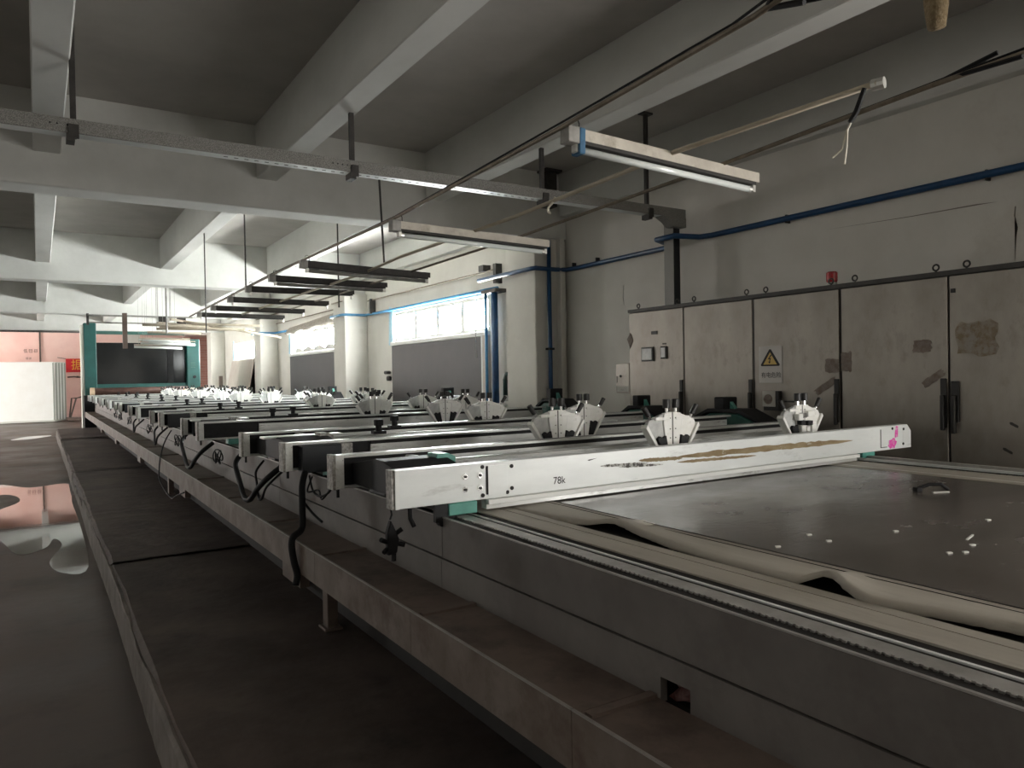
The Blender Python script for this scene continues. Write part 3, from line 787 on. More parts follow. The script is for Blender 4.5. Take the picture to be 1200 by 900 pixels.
# teal drive housings on the far rail
def housing(x, y, L, lab):
    r = empty('drive_housing', (x, y, 1.0))
    r.scale = (1, 1, 1.12) if y < 6 else (1, 1, 1.3)
    MB().prism([(-L/2, 0), (L/2, 0), (L/2, 0.13), (L*0.28, 0.20), (-L*0.12, 0.20), (-L/2, 0.09)], 'x', -0.11, 0.11).build('housing', 'tealdark', r, bevel=0.01)
    MB().prism([(-L*0.5, 0.10), (-L*0.12, 0.215), (L*0.28, 0.215), (L*0.5, 0.15), (L*0.5, 0.17), (L*0.29, 0.238), (-L*0.13, 0.238), (-L*0.5, 0.125)], 'x', -0.12, 0.12).build('belt_cover', 'black', r)
    MB().box(-0.10, 0.08, L*0.08, L*0.22, 0.235, 0.33).build('motor', 'black', r, bevel=0.008)
    MB().prism([(L*0.0, 0.225), (L*0.1, 0.225), (L*0.1, 0.31)], 'x', -0.02, 0.02).build('gusset', 'teal', r)
    MB().box(-0.125, -0.105, -L*0.48, -L*0.30, 0.02, 0.11).build('name_plate', 'teal', r)
    MB().box(-0.07, 0.07, -L*0.3, L*0.3, -1.0/r.scale[2], 0.0).build('pedestal', 'base', r)
    tag(r, lab, 'housing')
    return r
housing(5.2, 4.42, 0.82, 'low dark teal drive housing in front of the warning sign cabinet')
housing(5.2, 5.55, 0.6, 'dark teal drive housing in front of the cabinet with two displays')
housing(5.2, 7.05, 0.7, 'dark drive housing at the foot of the blue riser column')
housing(5.2, 9.8, 0.6, 'dark teal drive housing in front of the large dark board')
housing(5.2, 15.0, 0.6, 'dark teal drive housing before the column between the windows')

# ---------------------------------------------------------------- cables under the units
def cable(pts, r, lab, group=None, name='cable', m='rubber', sub=8):
    out = []
    k = len(pts)
    V = [Vector(p) for p in pts]
    for i in range(k-1):
        p0, p1, p2, p3 = V[max(i-1, 0)], V[i], V[i+1], V[min(i+2, k-1)]
        for s in range(sub):
            t = s/sub
            out.append(0.5*((2*p1)+(p2-p0)*t+(2*p0-5*p1+4*p2-p3)*t*t+(3*p1-p0-3*p2+p3)*t**3))
    out.append(V[-1])
    o = MB().tube(out, r, 8).build(name, m, smooth=True)
    if lab: tag(o, lab, 'cable', group)
    return o
def loop(ya, yb, dip, x=1.24, r=0.016, lab='', z=1.03):
    cable([(x+0.08, ya, z), (x, ya+0.06*(yb-ya), z-0.08), (x-0.02, ya+0.22*(yb-ya), z-dip*0.62), (x-0.02, ya+0.40*(yb-ya), z-dip*0.97), (x-0.02, ya+0.55*(yb-ya), z-dip), (x, ya+0.78*(yb-ya), z-dip*0.65), (x+0.02, yb-0.04*(yb-ya), z-0.07), (x+0.08, yb, z)], r, lab)
loop(4.85, 5.95, 0.27, lab='thick black cable loop sagging nearest the vertical drop cable', r=0.019)
loop(7.1, 8.5, 0.27, lab='thick black cable loop sagging almost to the gutter under the third unit', r=0.019)
loop(9.9, 10.6, 0.22, r=0.012, lab='thin black cable loop under the fourth unit')
loop(12.3, 13.1, 0.20, r=0.012, lab='thin black cable loop under the fifth unit')
loop(4.75, 5.3, 0.22, r=0.008, lab='thin black cable beside the thick loop of the second unit')
cable([(1.26, 4.15, 1.07), (1.23, 4.11, 1.0), (1.225, 4.10, 0.88), (1.215, 4.08, 0.77), (1.15, 4.02, 0.74), (1.13, 3.99, 0.70), (1.135, 3.97, 0.62), (1.145, 3.95, 0.55), (1.13, 3.93, 0.50)], 0.019, 'thick black cable dropping straight down over the gutter edge', name='drop_cable')
cable([(1.30, 4.25, 1.05), (1.26, 4.18, 1.0), (1.24, 4.16, 0.93), (1.26, 4.05, 0.86), (1.28, 3.93, 0.82)], 0.007, 'thin black cable curving away from the drop cable')
cable([(1.30, 4.2, 1.04), (1.27, 4.05, 0.98), (1.26, 3.9, 0.965), (1.27, 3.78, 1.0), (1.28, 3.74, 1.05)], 0.006, 'thin black wire looping under the near beam ends')
cable([(1.30, 4.15, 1.04), (1.25, 4.08, 0.97), (1.27, 3.95, 0.99), (1.26, 3.86, 0.955), (1.28, 3.76, 1.03)], 0.005, 'second thin wire tangled under the near beam ends')
cable([(1.28, 9.3, 1.03), (1.2, 9.25, 0.9), (1.15, 9.2, 0.75), (1.12, 9.1, 0.62), (1.10, 8.9, 0.5), (1.12, 8.3, 0.40), (1.12, 7.9, 0.47), (1.16, 7.7, 0.52)], 0.007, 'long thin wire trailing over the gutter skirt')
for k, y in enumerate((6.5, 8.6, 11.0, 13.6, 15.2, 16.2)):
    pts = []
    for i in range(22):
        a = i*1.05
        pts.append((1.25+0.025*math.sin(a*0.7+k), y+0.07*math.cos(a)+0.004*i, 0.98-0.05*math.sin(a)-0.002*i))
    cable(pts, 0.005, 'tangled coil of thin black wire under a beam end', 'wire coils under the beam ends', name='wire_coil', sub=3)
# black plug cluster hanging from the first beam
pc = empty('plug_cluster', (1.215, 2.84, 0.90))
MB().tube([(0, 0, 0.16), (0.004, 0, 0.13), (-0.004, 0, 0.11)], 0.004, 6).build('lead', 'rubber', pc)
MB().prism([(-0.022, -0.035), (0.02, -0.03), (0.03, 0.03), (0.012, 0.075), (-0.005, 0.11), (-0.022, 0.06)], 'y', -0.015, 0.015).build('plug_body', 'rubber', pc, bevel=0.005)
for (a, b) in (((-0.02, 0.02), (-0.05, 0.035)), ((0.02, 0.01), (0.055, 0.0)), ((0.02, 0.05), (0.045, 0.068)), ((-0.02, -0.01), (-0.038, -0.02)), ((0.01, -0.03), (0.005, -0.06))):
    MB().tube([(a[0], 0, a[1]), (b[0], -0.01, b[1])], 0.010, 8).build('prong', 'rubber', pc)
tag(pc, 'black plug cluster dangling from the end of the scuffed beam', 'plug')
o = MB().tube([(1.31, 2.86, 1.055), (1.312, 2.86, 1.0), (1.325, 2.85, 0.965)], 0.010, 8).build('cable_stub', 'rubber')
tag(o, 'short black cable stub under the scuffed beam', 'cable')

# ================================================================ ELECTRICAL CABINETS
CX = 5.6
ce = [6.27, 5.43, 4.55, 3.67, 2.81, 1.92]
clab = ['steel electrical cabinet with two small white displays', 'plain steel electrical cabinet between the displays and the warning sign',
        'steel electrical cabinet bearing the yellow warning sign', 'wide plain steel cabinet under the red beacon',
        'steel electrical cabinet with ochre tape residue']
ROT_IN = FACE_L
for i in range(5):
    yb_, ya_ = ce[i], ce[i+1]
    r = empty('electrical_cabinet', (CX, (ya_+yb_)/2, 0))
    L = yb_-ya_
    tag(r, clab[i], 'cabinet')
    MB().box(0.012, 0.235, -L/2+0.003, L/2-0.003, 0.0, 2.27).build('body', 'cabedge', r)
    g = 0.016 if i in (1, 2) else 0.008
    MB().box(-0.012, 0.014, -L/2+g, L/2-0.008, 0.05, 2.262).build('door', 'cab', r, bevel=0.004)
    MB().box(-0.02, 0.245, -L/2, L/2, 2.27, 2.305).build('top_rim', 'cabedge', r)
    for s in ((-0.32, 0.32) if i != 0 else (0.30, -0.30)):
        eb = MB().torus((0.03, s*L/0.85, 2.342), 0.022, 0.007, 'x').build('eyebolt', 'cabedge', r, smooth=True)
        MB().tube([(0.03, s*L/0.85, 2.30), (0.03, s*L/0.85, 2.322)], 0.008, 8).build('shank', 'cabedge', eb)
    # long lever handle at the near edge of the door
    if i in (0, 1, 3, 2):
        hz = 1.36
        h = MB().box(-0.03, -0.012, -L/2+0.012, -L/2+0.055, hz-0.20, hz+0.16).build('handle_plate', 'handle', r, bevel=0.004)
        MB().box(-0.055, -0.03, -L/2+0.018, -L/2+0.048, hz-0.22, hz+0.04).build('lever', 'handle', h, bevel=0.006)
    if i == 2 or i == 1:
        MB().box(-0.006, 0.012, L/2-0.006, L/2+0.012, 0.05, 2.27).build('joint_strip', 'cabedge', r)
    if i == 4:
        MB().box(-0.018, -0.012, L/2-0.05, L/2-0.02, 2.14, 2.17).build('hinge_tab', 'handle', r)
        h = MB().box(-0.03, -0.012, L/2-0.075, L/2-0.02, 1.20, 1.50).build('handle_plate', 'handle', r, bevel=0.004)
        MB().box(-0.06, -0.03, L/2-0.062, L/2-0.03, 1.12, 1.40).build('lever', 'handle', h, bevel=0.006)

def decal(pts, m, name, parent_y, parent):
    return MB().prism(pts, 'x', -0.0145, -0.0118).build(name, m, parent)
cabs = [o for o in C.objects if o.name.startswith('electrical_cabinet')]
def ragged(yc, zc, hy, hz, seed, n_=26, ang=0.0):
    random.seed(seed)
    pts = []
    for i in range(n_):
        a = 2*math.pi*i/n_
        c, s = math.cos(a), math.sin(a)
        k = 1.0/max(abs(c), abs(s))
        p = hy*c*k*(0.86+0.2*random.random()); q = hz*s*k*(0.82+0.25*random.random())
        pts.append((yc+p*math.cos(ang)-q*math.sin(ang), zc+p*math.sin(ang)+q*math.cos(ang)))
    return pts
# ochre residue on the last cabinet, brown strips on the two before it (y is local to each cabinet)
decal(ragged(0.255, 1.805, 0.14, 0.125, 5), 'residue', 'tape_residue', 0, cabs[4])
decal(ragged(-0.36, 1.63, 0.065, 0.06, 6), 'residue2', 'tape_residue', 0, cabs[2])
decal(ragged(-0.30, 1.46, 0.12, 0.03, 8, ang=-0.55), 'residue2', 'tape_residue', 0, cabs[2])
decal(ragged(0.38, 1.66, 0.05, 0.085, 9), 'residue2', 'tape_residue', 0, cabs[3])
decal(ragged(-0.32, 1.52, 0.09, 0.03, 10, ang=-0.6), 'residue2', 'tape_residue', 0, cabs[3])
decal(ragged(-0.24, 1.76, 0.07, 0.05, 12), 'residue2', 'tape_residue', 0, cabs[3])
for (y_, z_, s_) in ((0.02, 1.20, 0.030), (0.06, 1.02, 0.034)):
    decal(ragged(y_, z_, s_, 0.010, 33, 12, 0.5), 'cabedge', 'scratch', 0, cabs[4])
# displays on the first cabinet
c0 = cabs[0]; yc0 = (ce[0]+ce[1])/2
for (ya, yb_, za, zb) in ((5.88, 6.04, 1.735, 1.865), (5.68, 5.745, 1.755, 1.865)):
    dsp = MB().box(-0.028, -0.012, ya-yc0-0.012, yb_-yc0+0.012, za-0.012, zb+0.012).build('display_bezel', 'handle', c0, bevel=0.003)
    MB().box(-0.031, -0.027, ya-yc0+0.008, yb_-yc0, za+0.004, zb-0.004).build('display', 'screen', dsp)
MB().box(-0.02, -0.012, 5.81-yc0, 5.90-yc0, 2.01, 2.045).build('name_plate', 'handle', c0)
MB().box(-0.016, -0.012, 5.68-yc0, 5.735-yc0, 1.895, 1.91).build('name_plate', 'cabedge', c0)
o = MB().prism([(0, 0.085), (0.055, 0.02), (0.01, -0.085), (-0.045, 0.0)], 'x', -0.004, 0.0).build('corner_sticker', 'residue2', loc=(CX-0.014, 6.235, 1.96))
tag(o, 'dark diamond sticker peeling off the edge of the display cabinet', 'sticker')

# warning sign
ws = empty('warning_sign', (CX-0.0135, 4.365, 1.655))
ws.rotation_euler = (0, 0, -math.pi/2)     # local x runs towards -y, local y into the cabinet
tag(ws, 'white sign with yellow electric-shock triangle and black characters on the cabinet', 'sign')
MB().box(-0.125, 0.125, -0.004, 0.0, -0.165, 0.165).build('sign_plate', 'sign', ws)
MB().prism([(-0.096, 0.0), (0.096, 0.0), (0.103, 0.012), (0.008, 0.152), (-0.008, 0.152), (-0.103, 0.012)], 'y', -0.0055, -0.004).build('triangle_border', 'ink', ws, loc=(0, 0, -0.015))
MB().prism([(-0.074, 0.014), (0.074, 0.014), (0.0, 0.125)], 'y', -0.0065, -0.0054).build('triangle', 'signyellow', ws, loc=(0, 0, -0.015))
MB().prism([(0.006, 0.10), (-0.024, 0.058), (-0.004, 0.062), (-0.010, 0.036), (-0.020, 0.040), (-0.006, 0.020), (0.008, 0.040), (-0.001, 0.038), (0.010, 0.072), (-0.006, 0.070), (0.022, 0.098)], 'y', -0.0075, -0.0064).build('lightning_bolt', 'ink', ws, loc=(0, 0, -0.013))
text('sign_text', '有电危险', 0.054, 'ink', ws, (0.008, -0.0048, -0.100), FACE_F, 0.0006)
# rotary switch below it
sw = empty('rotary_switch', (CX-0.012, 4.335, 1.33))
sw.rotation_euler = (0, 0, -math.pi/2)
tag(sw, 'square rotary switch with worn red dial under the warning sign', 'switch')
MB().box(-0.075, 0.088, -0.05, 0.0, -0.09, 0.085).build('switch_box', 'handle', sw, bevel=0.004)
MB().box(-0.080, 0.055, -0.056, -0.048, -0.055, 0.085).build('face_plate', 'label', sw)
MB().tube([(-0.012, -0.056, 0.012), (-0.012, -0.074, 0.012)], 0.044, 16).build('dial', 'residue2', sw, bevel=0.004)
MB().box(-0.05, 0.026, -0.084, -0.07, 0.002, 0.022).build('dial_grip', 'residue2', sw, bevel=0.003)
o = MB().box(CX-0.02, CX-0.012, 4.12, 4.22, 1.315, 1.33).build('cabinet_tag', 'cabedge')
tag(o, 'thin dark metal tag beside the rotary switch', 'tag')
# red beacon
rb_ = empty('beacon', (5.72, 3.83, 2.305))
MB().tube([(0, 0, 0), (0, 0, 0.035)], 0.042, 14).build('beacon_base', 'label', rb_)
MB().tube([(0, 0, 0.035), (0, 0, 0.05), (0, 0, 0.118), (0, 0, 0.128)], [0.038, 0.046, 0.046, 0.036], 16).build('beacon_lens', 'redlamp', rb_, smooth=False)
tag(rb_, 'small red beacon standing on top of the cabinets', 'beacon')
# control box on the wall
cb = empty('control_box', (XW, 7.05, 1.54))
cb.rotation_euler = (0, 0, -math.pi/2)
MB().box(-0.10, 0.15, -0.05, 0.0, -0.19, 0.18).build('box_body', 'cab', cb, bevel=0.006)
MB().box(-0.075, 0.13, -0.052, -0.05, -0.175, -0.105).build('paper_label', 'label', cb)
MB().tube([(-0.01, -0.05, 0.02), (-0.01, -0.06, 0.02)], 0.016, 10).build('button', 'handle', cb)
MB().box(-0.08, -0.07, -0.053, -0.05, -0.06, 0.02).build('slot', 'handle', cb)
text('box_text', '.....', 0.05, 'ink', cb, (0.02, -0.0525, -0.14), FACE_F, 0.0005)
tag(cb, 'grey control box with paper label on the wall beside the cabinets', 'box')

# ================================================================ PIPES ON THE WALL
def pipe(name, pts, r, m, lab, seg=10):
    o = MB().tube(pts, r, seg).build(name, m, smooth=True)
    return tag(o, lab, 'pipe')
bp_ = pipe('blue_pipe', [(6.15, YB, 3.09), (6.15, 5.55, 3.07), (6.10, 5.68, 3.07), (5.80, 5.76, 3.07), (5.80, 6.02, 3.07), (6.10, 6.12, 3.05), (6.15, 6.25, 3.04), (6.15, 7.95, 3.03),
                         (6.13, 8.12, 3.03), (5.98, 8.17, 3.03), (5.64, 8.17, 3.03), (5.62, 8.25, 3.03), (5.62, 9.65, 3.03)], 0.030, 'blue', 'thick dark blue pipe running along the wall above the cabinets')
for y in (0.9, 2.8, 4.6, 7.5, 8.0):
    MB().box(6.14, 6.2, y-0.008, y+0.008, 3.03, 3.11).build('pipe_clip', 'handle', bp_)
pipe('blue_riser', [(5.87, 8.17, 0.3), (5.87, 8.17, 3.42)], 0.030, 'blue', 'vertical dark blue riser pipe on the near column')
MB().box(5.82, 5.92, 8.14, 8.21, 1.93, 1.96).build('pipe_clip', 'handle', [o for o in C.objects if o.name == 'blue_riser'][0])
pipe('blue_riser', [(6.06, 9.92, 0.3), (6.06, 9.92, 2.93)], 0.055, 'blue', 'fat dark blue riser pipe beside the first window')
pipe('blue_riser', [(6.02, 10.12, 0.6), (6.02, 10.12, 2.9)], 0.025, 'bluelight', 'slim pale blue riser pipe beside the first window')
pipe('blue_pipe', [(6.14, 9.95, 2.98), (6.14, 15.45, 2.98), (6.10, 15.52, 2.98), (5.66, 15.54, 2.98), (5.62, 15.6, 2.98), (5.62, 16.35, 2.98), (6.1, 16.4, 3.0), (6.14, 16.6, 3.02)], 0.028, 'bluelight', 'faded blue pipe running above the first window and around its column')
pipe('blue_pipe', [(6.14, 21.6, 3.0), (6.10, 22.82, 3.0), (5.66, 22.86, 3.0), (5.62, 22.95, 3.0), (5.62, 23.7, 3.0)], 0.03, 'bluelight', 'faded blue pipe around the column past the second window')
pipe('green_pipe', [(6.10, 9.36, 1.3), (6.10, 9.36, 3.38)], 0.026, 'greenpipe', 'thin dark green vertical pipe behind the near column')
o = box('pipe_bracket', 'darksteel', 5.98, 6.2, 9.75, 10.2, 2.90, 2.95); tag(o, 'dark bracket holding the tops of the blue risers', 'bracket')
gb = empty('air_regulator', (6.05, 9.62, 1.25))
MB().box(0.02, 0.15, -0.25, 0.05, -0.02, 0.30).build('wall_plate', 'darksteel', gb)
MB().tube([(0, 0, 0), (0, 0, 0.28), (0, -0.05, 0.36), (0, -0.16, 0.36)], 0.04, 10).build('elbow', 'greenpipe', gb, smooth=True)
MB().tube([(-0.03, -0.2, 0.05), (-0.03, -0.2, 0.22)], 0.05, 12).build('filter_bowl', 'grey', gb)
MB().box(-0.07, 0.03, -0.26, -0.14, 0.22, 0.34).build('valve_block', 'darksteel', gb, bevel=0.01)
MB().box(-0.06, 0.02, -0.26, -0.02, -0.05, 0.04).build('manifold', 'grey', gb, bevel=0.006)
tag(gb, 'dark air regulator with elbow at the foot of the green pipe', 'regulator')
o = MB().tube([(6.14, 9.95, 3.28), (6.14, 15.4, 3.28)], 0.014, 8).build('steam_pipe', 'rail'); tag(o, 'thin rusty pipe on the wall above the first window', 'pipe')
MB().box(6.08, 6.2, 9.9, 9.98, 3.05, 3.36).build('pipe_bracket', 'darksteel', o)
MB().box(6.08, 6.2, 15.1, 15.16, 2.98, 3.30).build('pipe_bracket', 'darksteel', o)
MB().box(6.06, 6.2, 10.25, 10.40, 3.28, 3.38).build('junction', 'darksteel', o)
o = MB().tube([(5.63, 15.6, 3.28), (5.63, 16.3, 3.28), (6.14, 16.5, 3.28), (6.14, 22.8, 3.28)], 0.014, 8).build('steam_pipe', 'rail'); tag(o, 'thin rusty pipe on the wall above the cloth-topped window', 'pipe')
# wire hanging over the window
cable([(6.1, 10.55, 2.95), (6.08, 10.52, 2.6), (6.09, 10.58, 2.2), (6.1, 10.56, 1.9)], 0.006, 'thin wire hanging down past the window by the blue risers', name='hanging_wire', m='grey')
# plaster cracks
o = MB().prism([(2.62, 2.80), (2.628, 2.72), (2.608, 2.64), (2.622, 2.56), (2.63, 2.40), (2.619, 2.57), (2.612, 2.66), (2.634, 2.73), (2.627, 2.80)], 'x', XW-0.003, XW+0.001).build('wall_crack', 'crack')
tag(o, 'short dark vertical crack in the plaster above the cabinets', 'crack')
o = MB().prism([(2.75, 2.86), (3.4, 2.87), (4.2, 2.90), (3.4, 2.876), (2.9, 2.872)], 'x', XW-0.003, XW+0.001).build('wall_crack', 'crack')
tag(o, 'long hairline crack in the plaster below the blue pipe', 'crack')
o = MB().prism([(7.03, 2.7), (7.05, 2.55), (7.03, 2.45), (7.045, 2.56)], 'x', XW-0.003, XW+0.001).build('wall_crack', 'crack')
tag(o, 'tiny vertical crack in the plaster near the riser column', 'crack')

# ================================================================ OVERHEAD STEEL CHANNEL
ch = empty('steel_channel', (0, 5.8, 3.27))
tag(ch, 'speckled galvanised steel channel hung across the hall under the beams', 'channel')
MB().box(XL+0.4, 5.97, -0.055, -0.045, 0, 0.095).box(XL+0.4, 5.97, -0.045, 0.05, 0.087, 0.095).build('channel_web', 'galv', ch)
MB().box(XL+0.4, 5.97, -0.045, 0.065, 0.0, 0.008).build('bottom_flange', 'alu', ch)  # brighter than the web: light on the flange put into its colour
for k in range(40):
    x = 1.2+0.075*k
    MB().box(x, x+0.03, 0.0, 0.012, -0.0015, 0.0).build('slot', 'slot', ch)
for x in (0.10, 0.14, 0.20, 0.24, 2.02, 2.06, 2.10, 2.14):
    MB().tube([(x, -0.054, 0.05), (x, -0.0565, 0.05)], 0.006, 8).build('hole', 'slot', ch)
MB().prism([(5.62, 0.0), (5.97, 0.0), (5.97, -0.10), (5.78, -0.10), (5.72, -0.05)], 'y', -0.06, 0.06).build('corner_gusset', 'galv', ch)
for k, (x, zt_) in enumerate(((0.235, 4.34), (2.20, 3.765), (4.10, 3.765), (5.45, 4.34))):
    rod = MB().box(x-0.018, x+0.018, -0.018, 0.018, -0.02, zt_-3.27).build('hanger_rod', 'darksteel', ch)
    MB().box(x-0.03, x+0.03, -0.075, -0.05, -0.035, 0.055).build('clamp', 'darksteel', rod)
    MB().box(x-0.045, x+0.005, -0.08, 0.03, -0.06, -0.01).build('clamp_foot', 'darksteel', rod)
    if zt_ > 4: MB().box(x-0.07, x+0.07, -0.04, 0.04, zt_-3.27-0.02, zt_-3.27).build('ceiling_plate', 'darksteel', rod)
sp = empty('steel_post', (5.9, 5.89, 0))
MB().box(-0.05, -0.042, -0.07, 0.07, 0, 3.36).build('post_web', 'galv', sp)
MB().box(-0.042, 0.05, -0.07, -0.06, 0, 3.36).box(-0.042, 0.05, 0.06, 0.07, 0, 3.36).build('post_flange', 'blackbox', sp)  # darker than the web: shade on the post's unlit side put into its colour
tag(sp, 'speckled steel channel post against the wall behind the cabinets', 'post')
# dark duct stub under the slab by the near column
o = MB().box(5.77, 5.93, 8.04, 8.2, 3.85, 4.31).box(5.72, 5.98, 7.98, 8.2, 4.31, 4.34).build('duct_stub', 'darksteel'); tag(o, 'short dark steel stub above the channel near the riser column', 'bracket')

# ================================================================ FLUORESCENT LAMPS ON RAILS
ZR = 2.72
r1 = MB().tube([(1.92, 1.25, 2.76), (1.99, 1.6, 2.755), (2.04, 2.71, 2.73), (2.08, 4.7, 2.69), (2.09, 6.8, 2.70), (2.1, 8.0, 2.70), (2.1, 13.0, 2.64)], 0.011, 8).build('lamp_rail', 'rail', smooth=True)
tag(r1, 'thin rusty conduit carrying the hooked ends of the lamps', 'rail')
MB().tube([(1.90, 1.20, 2.785), (2.0, 1.7, 2.772), (2.04, 2.71, 2.752), (2.08, 4.7, 2.70), (2.1, 8.0, 2.715), (2.1, 13.0, 2.65)], 0.005, 6).build('rail_cable', 'rubber', r1)
for q in ((1.86, 1.36, 2.80), (1.97, 1.40, 2.71), (2.05, 1.36, 2.735)):
    MB().tube([(1.985, 1.55, 2.757), (q[0], q[1], q[2])], 0.009, 6).build('frayed_end', 'rubber', r1)
r2 = MB().tube([(2.72, 1.62, 2.69), (2.70, 2.7, 2.70), (2.70, 4.2, 2.655), (2.69, 6.0, 2.65), (2.70, 6.9, 2.62), (2.7, 13.0, 2.62)], 0.013, 8).build('lamp_rail', 'beige', smooth=True)
tag(r2, 'beige conduit with cut end and loose white wires', 'rail')
MB().tube([(2.735, 1.60, 2.69), (2.725, 1.645, 2.69)], 0.022, 10).build('end_socket', 'cap', r2)
MB().tube([(2.70, 1.66, 2.68), (2.695, 1.69, 2.60), (2.68, 1.71, 2.56)], [0.009, 0.012, 0.009], 8).build('wire_sleeve', 'rubber', r2)
for pts in ([(2.69, 1.70, 2.58), (2.675, 1.72, 2.53), (2.665, 1.735, 2.46), (2.64, 1.76, 2.43)], [(2.69, 1.70, 2.58), (2.672, 1.715, 2.53), (2.672, 1.72, 2.46), (2.665, 1.725, 2.40)]):
    MB().tube(pts, 0.004, 6).build('loose_wire', 'wire', r2)
r3 = MB().tube([(3.03, 0.9, 2.74), (3.05, 1.6, 2.735), (3.08, 2.7, 2.70), (3.13, 4.7, 2.66), (3.16, 7.0, 2.65), (3.16, 13.0, 2.62)], 0.011, 8).build('lamp_rail', 'rail', smooth=True)
tag(r3, 'thin dark conduit crossing above the free ends of the lamps', 'rail')
MB().tube([(3.04, 0.9, 2.765), (3.05, 1.45, 2.75), (3.10, 2.7, 2.712), (3.15, 4.7, 2.67)], 0.006, 6).build('rail_cable', 'rubber', r3)
for q in ((3.06, 1.35, 2.78), (3.02, 1.25, 2.72), (3.07, 1.2, 2.75)):
    MB().tube([(3.052, 1.55, 2.742), q], 0.009, 6).build('frayed_end', 'rubber', r3)
cable([(2.70, 3.68, 2.69), (2.695, 3.70, 2.66), (2.685, 3.73, 2.635), (2.688, 3.74, 2.61), (2.70, 3.73, 2.60)], 0.007, 'short white wire knotted on the beige conduit', name='wire_knot', m='wire')
# thin rods that carry the rails
rods = [((2.09, 9.05), 2.70, 3.765, 'thin hanger rod in front of the pale cross beam'), ((3.07, 8.62), 2.45, 4.34, 'thin hanger rod through the lamp rails'),
        ((2.1, 11.6), 2.3, 3.765, 'thin hanger rod at the far end of the lamp row')]
for (x, y), za, zb, lab in rods:
    o = MB().tube([(x, y, za), (x, y, zb)], 0.009, 6).build('hanger_rod', 'darksteel'); tag(o, lab, 'rod')

o = MB().tube([(2.46, 5.86, 3.27), (2.70, 6.35, 2.64)], 0.009, 6).build('hanger_rod', 'darksteel'); tag(o, 'thin rod slanting from the steel channel to the beige conduit', 'rod')
lamp_proto = {}
def lamp(x, y, z, tilt, near, lab, group):
    r = empty('fluorescent_lamp', (x, y, z))
    r.rotation_euler = (0, tilt, 0)
    if not lamp_proto:
        L = 1.28
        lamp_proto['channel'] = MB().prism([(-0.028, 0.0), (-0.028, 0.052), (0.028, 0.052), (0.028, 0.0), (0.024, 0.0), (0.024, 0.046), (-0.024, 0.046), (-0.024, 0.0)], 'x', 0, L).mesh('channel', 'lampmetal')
        lamp_proto['channel_shaded'] = lamp_proto['channel'].copy(); lamp_proto['channel_shaded'].materials[0] = M['darksteel']  # darker copy paints the far lamps as backlit silhouettes
        lamp_proto['inside'] = MB().box(0.02, L-0.02, -0.024, 0.024, -0.016, 0.03).mesh('ballast', 'lampdark')
        lamp_proto['tube'] = MB().tube([(0.05, 0, -0.038), (L-0.05, 0, -0.038)], 0.017, 14).mesh('tube', 'tube', smooth=True)
        lamp_proto['tube_shaded'] = lamp_proto['tube'].copy(); lamp_proto['tube_shaded'].materials[0] = M['grey']  # grey copy puts the shade on the far tubes into their colour
        lamp_proto['cap'] = MB().tube([(0, 0, 0), (0.032, 0, 0)], 0.0175, 12).mesh('end_cap', 'cap')
        lamp_proto['holder'] = MB().box(-0.012, 0.012, -0.018, 0.018, -0.055, 0.0).mesh('tube_holder', 'cap', 0.003)
        lamp_proto['box'] = MB().box(-0.035, 0.03, -0.034, 0.034, -0.02, 0.056).mesh('end_box', 'grey', 0.003)
        lamp_proto['tape'] = MB().box(0.03, 0.065, -0.033, 0.033, -0.062, 0.057).mesh('tape_wrap', 'bluetape', 0.004)
        lamp_proto['hook'] = MB().tube([(0.05, 0, 0.055), (0.05, 0.0, 0.085), (0.042, 0, 0.10), (0.028, 0, 0.105), (0.014, 0, 0.095), (0.012, 0, 0.08)], 0.003, 6).mesh('hook', 'handle')
    obj('channel', lamp_proto['channel' if near else 'channel_shaded'], r)
    obj('ballast', lamp_proto['inside'], r)
    if near:
        t = obj('tube', lamp_proto['tube'], r)
        obj('end_cap', lamp_proto['cap'], t, (0.03, 0, -0.038)); obj('end_cap', lamp_proto['cap'], t, (1.218, 0, -0.038))
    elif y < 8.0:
        obj('tube', lamp_proto['tube_shaded'], r)
    obj('tube_holder', lamp_proto['holder'], r, (0.03, 0, 0)); obj('tube_holder', lamp_proto['holder'], r, (1.252, 0, 0))
    obj('end_box', lamp_proto['box'], r)
    if near == 2: obj('tape_wrap', lamp_proto['tape'], r)
    obj('hook', lamp_proto['hook'], r)
    tag(r, lab, 'lamp', group)
lamp(2.08, 2.71, 2.675, 0.032, 2, 'unlit fluorescent lamp with blue tape around its hooked end', None)
lamp(2.08, 4.69, 2.615, 0.022, 1, 'unlit fluorescent lamp hanging just before the dark cross beam', None)
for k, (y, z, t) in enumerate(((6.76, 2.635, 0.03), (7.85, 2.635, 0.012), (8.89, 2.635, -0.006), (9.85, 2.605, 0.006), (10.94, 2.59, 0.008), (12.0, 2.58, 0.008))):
    lamp(2.08, y, z, t, 0, 'dark unlit fluorescent lamp, %s along the rail from the blue-taped one' % ['third', 'fourth', 'fifth', 'sixth', 'seventh', 'eighth'][k], 'dark lamps hung in a row')

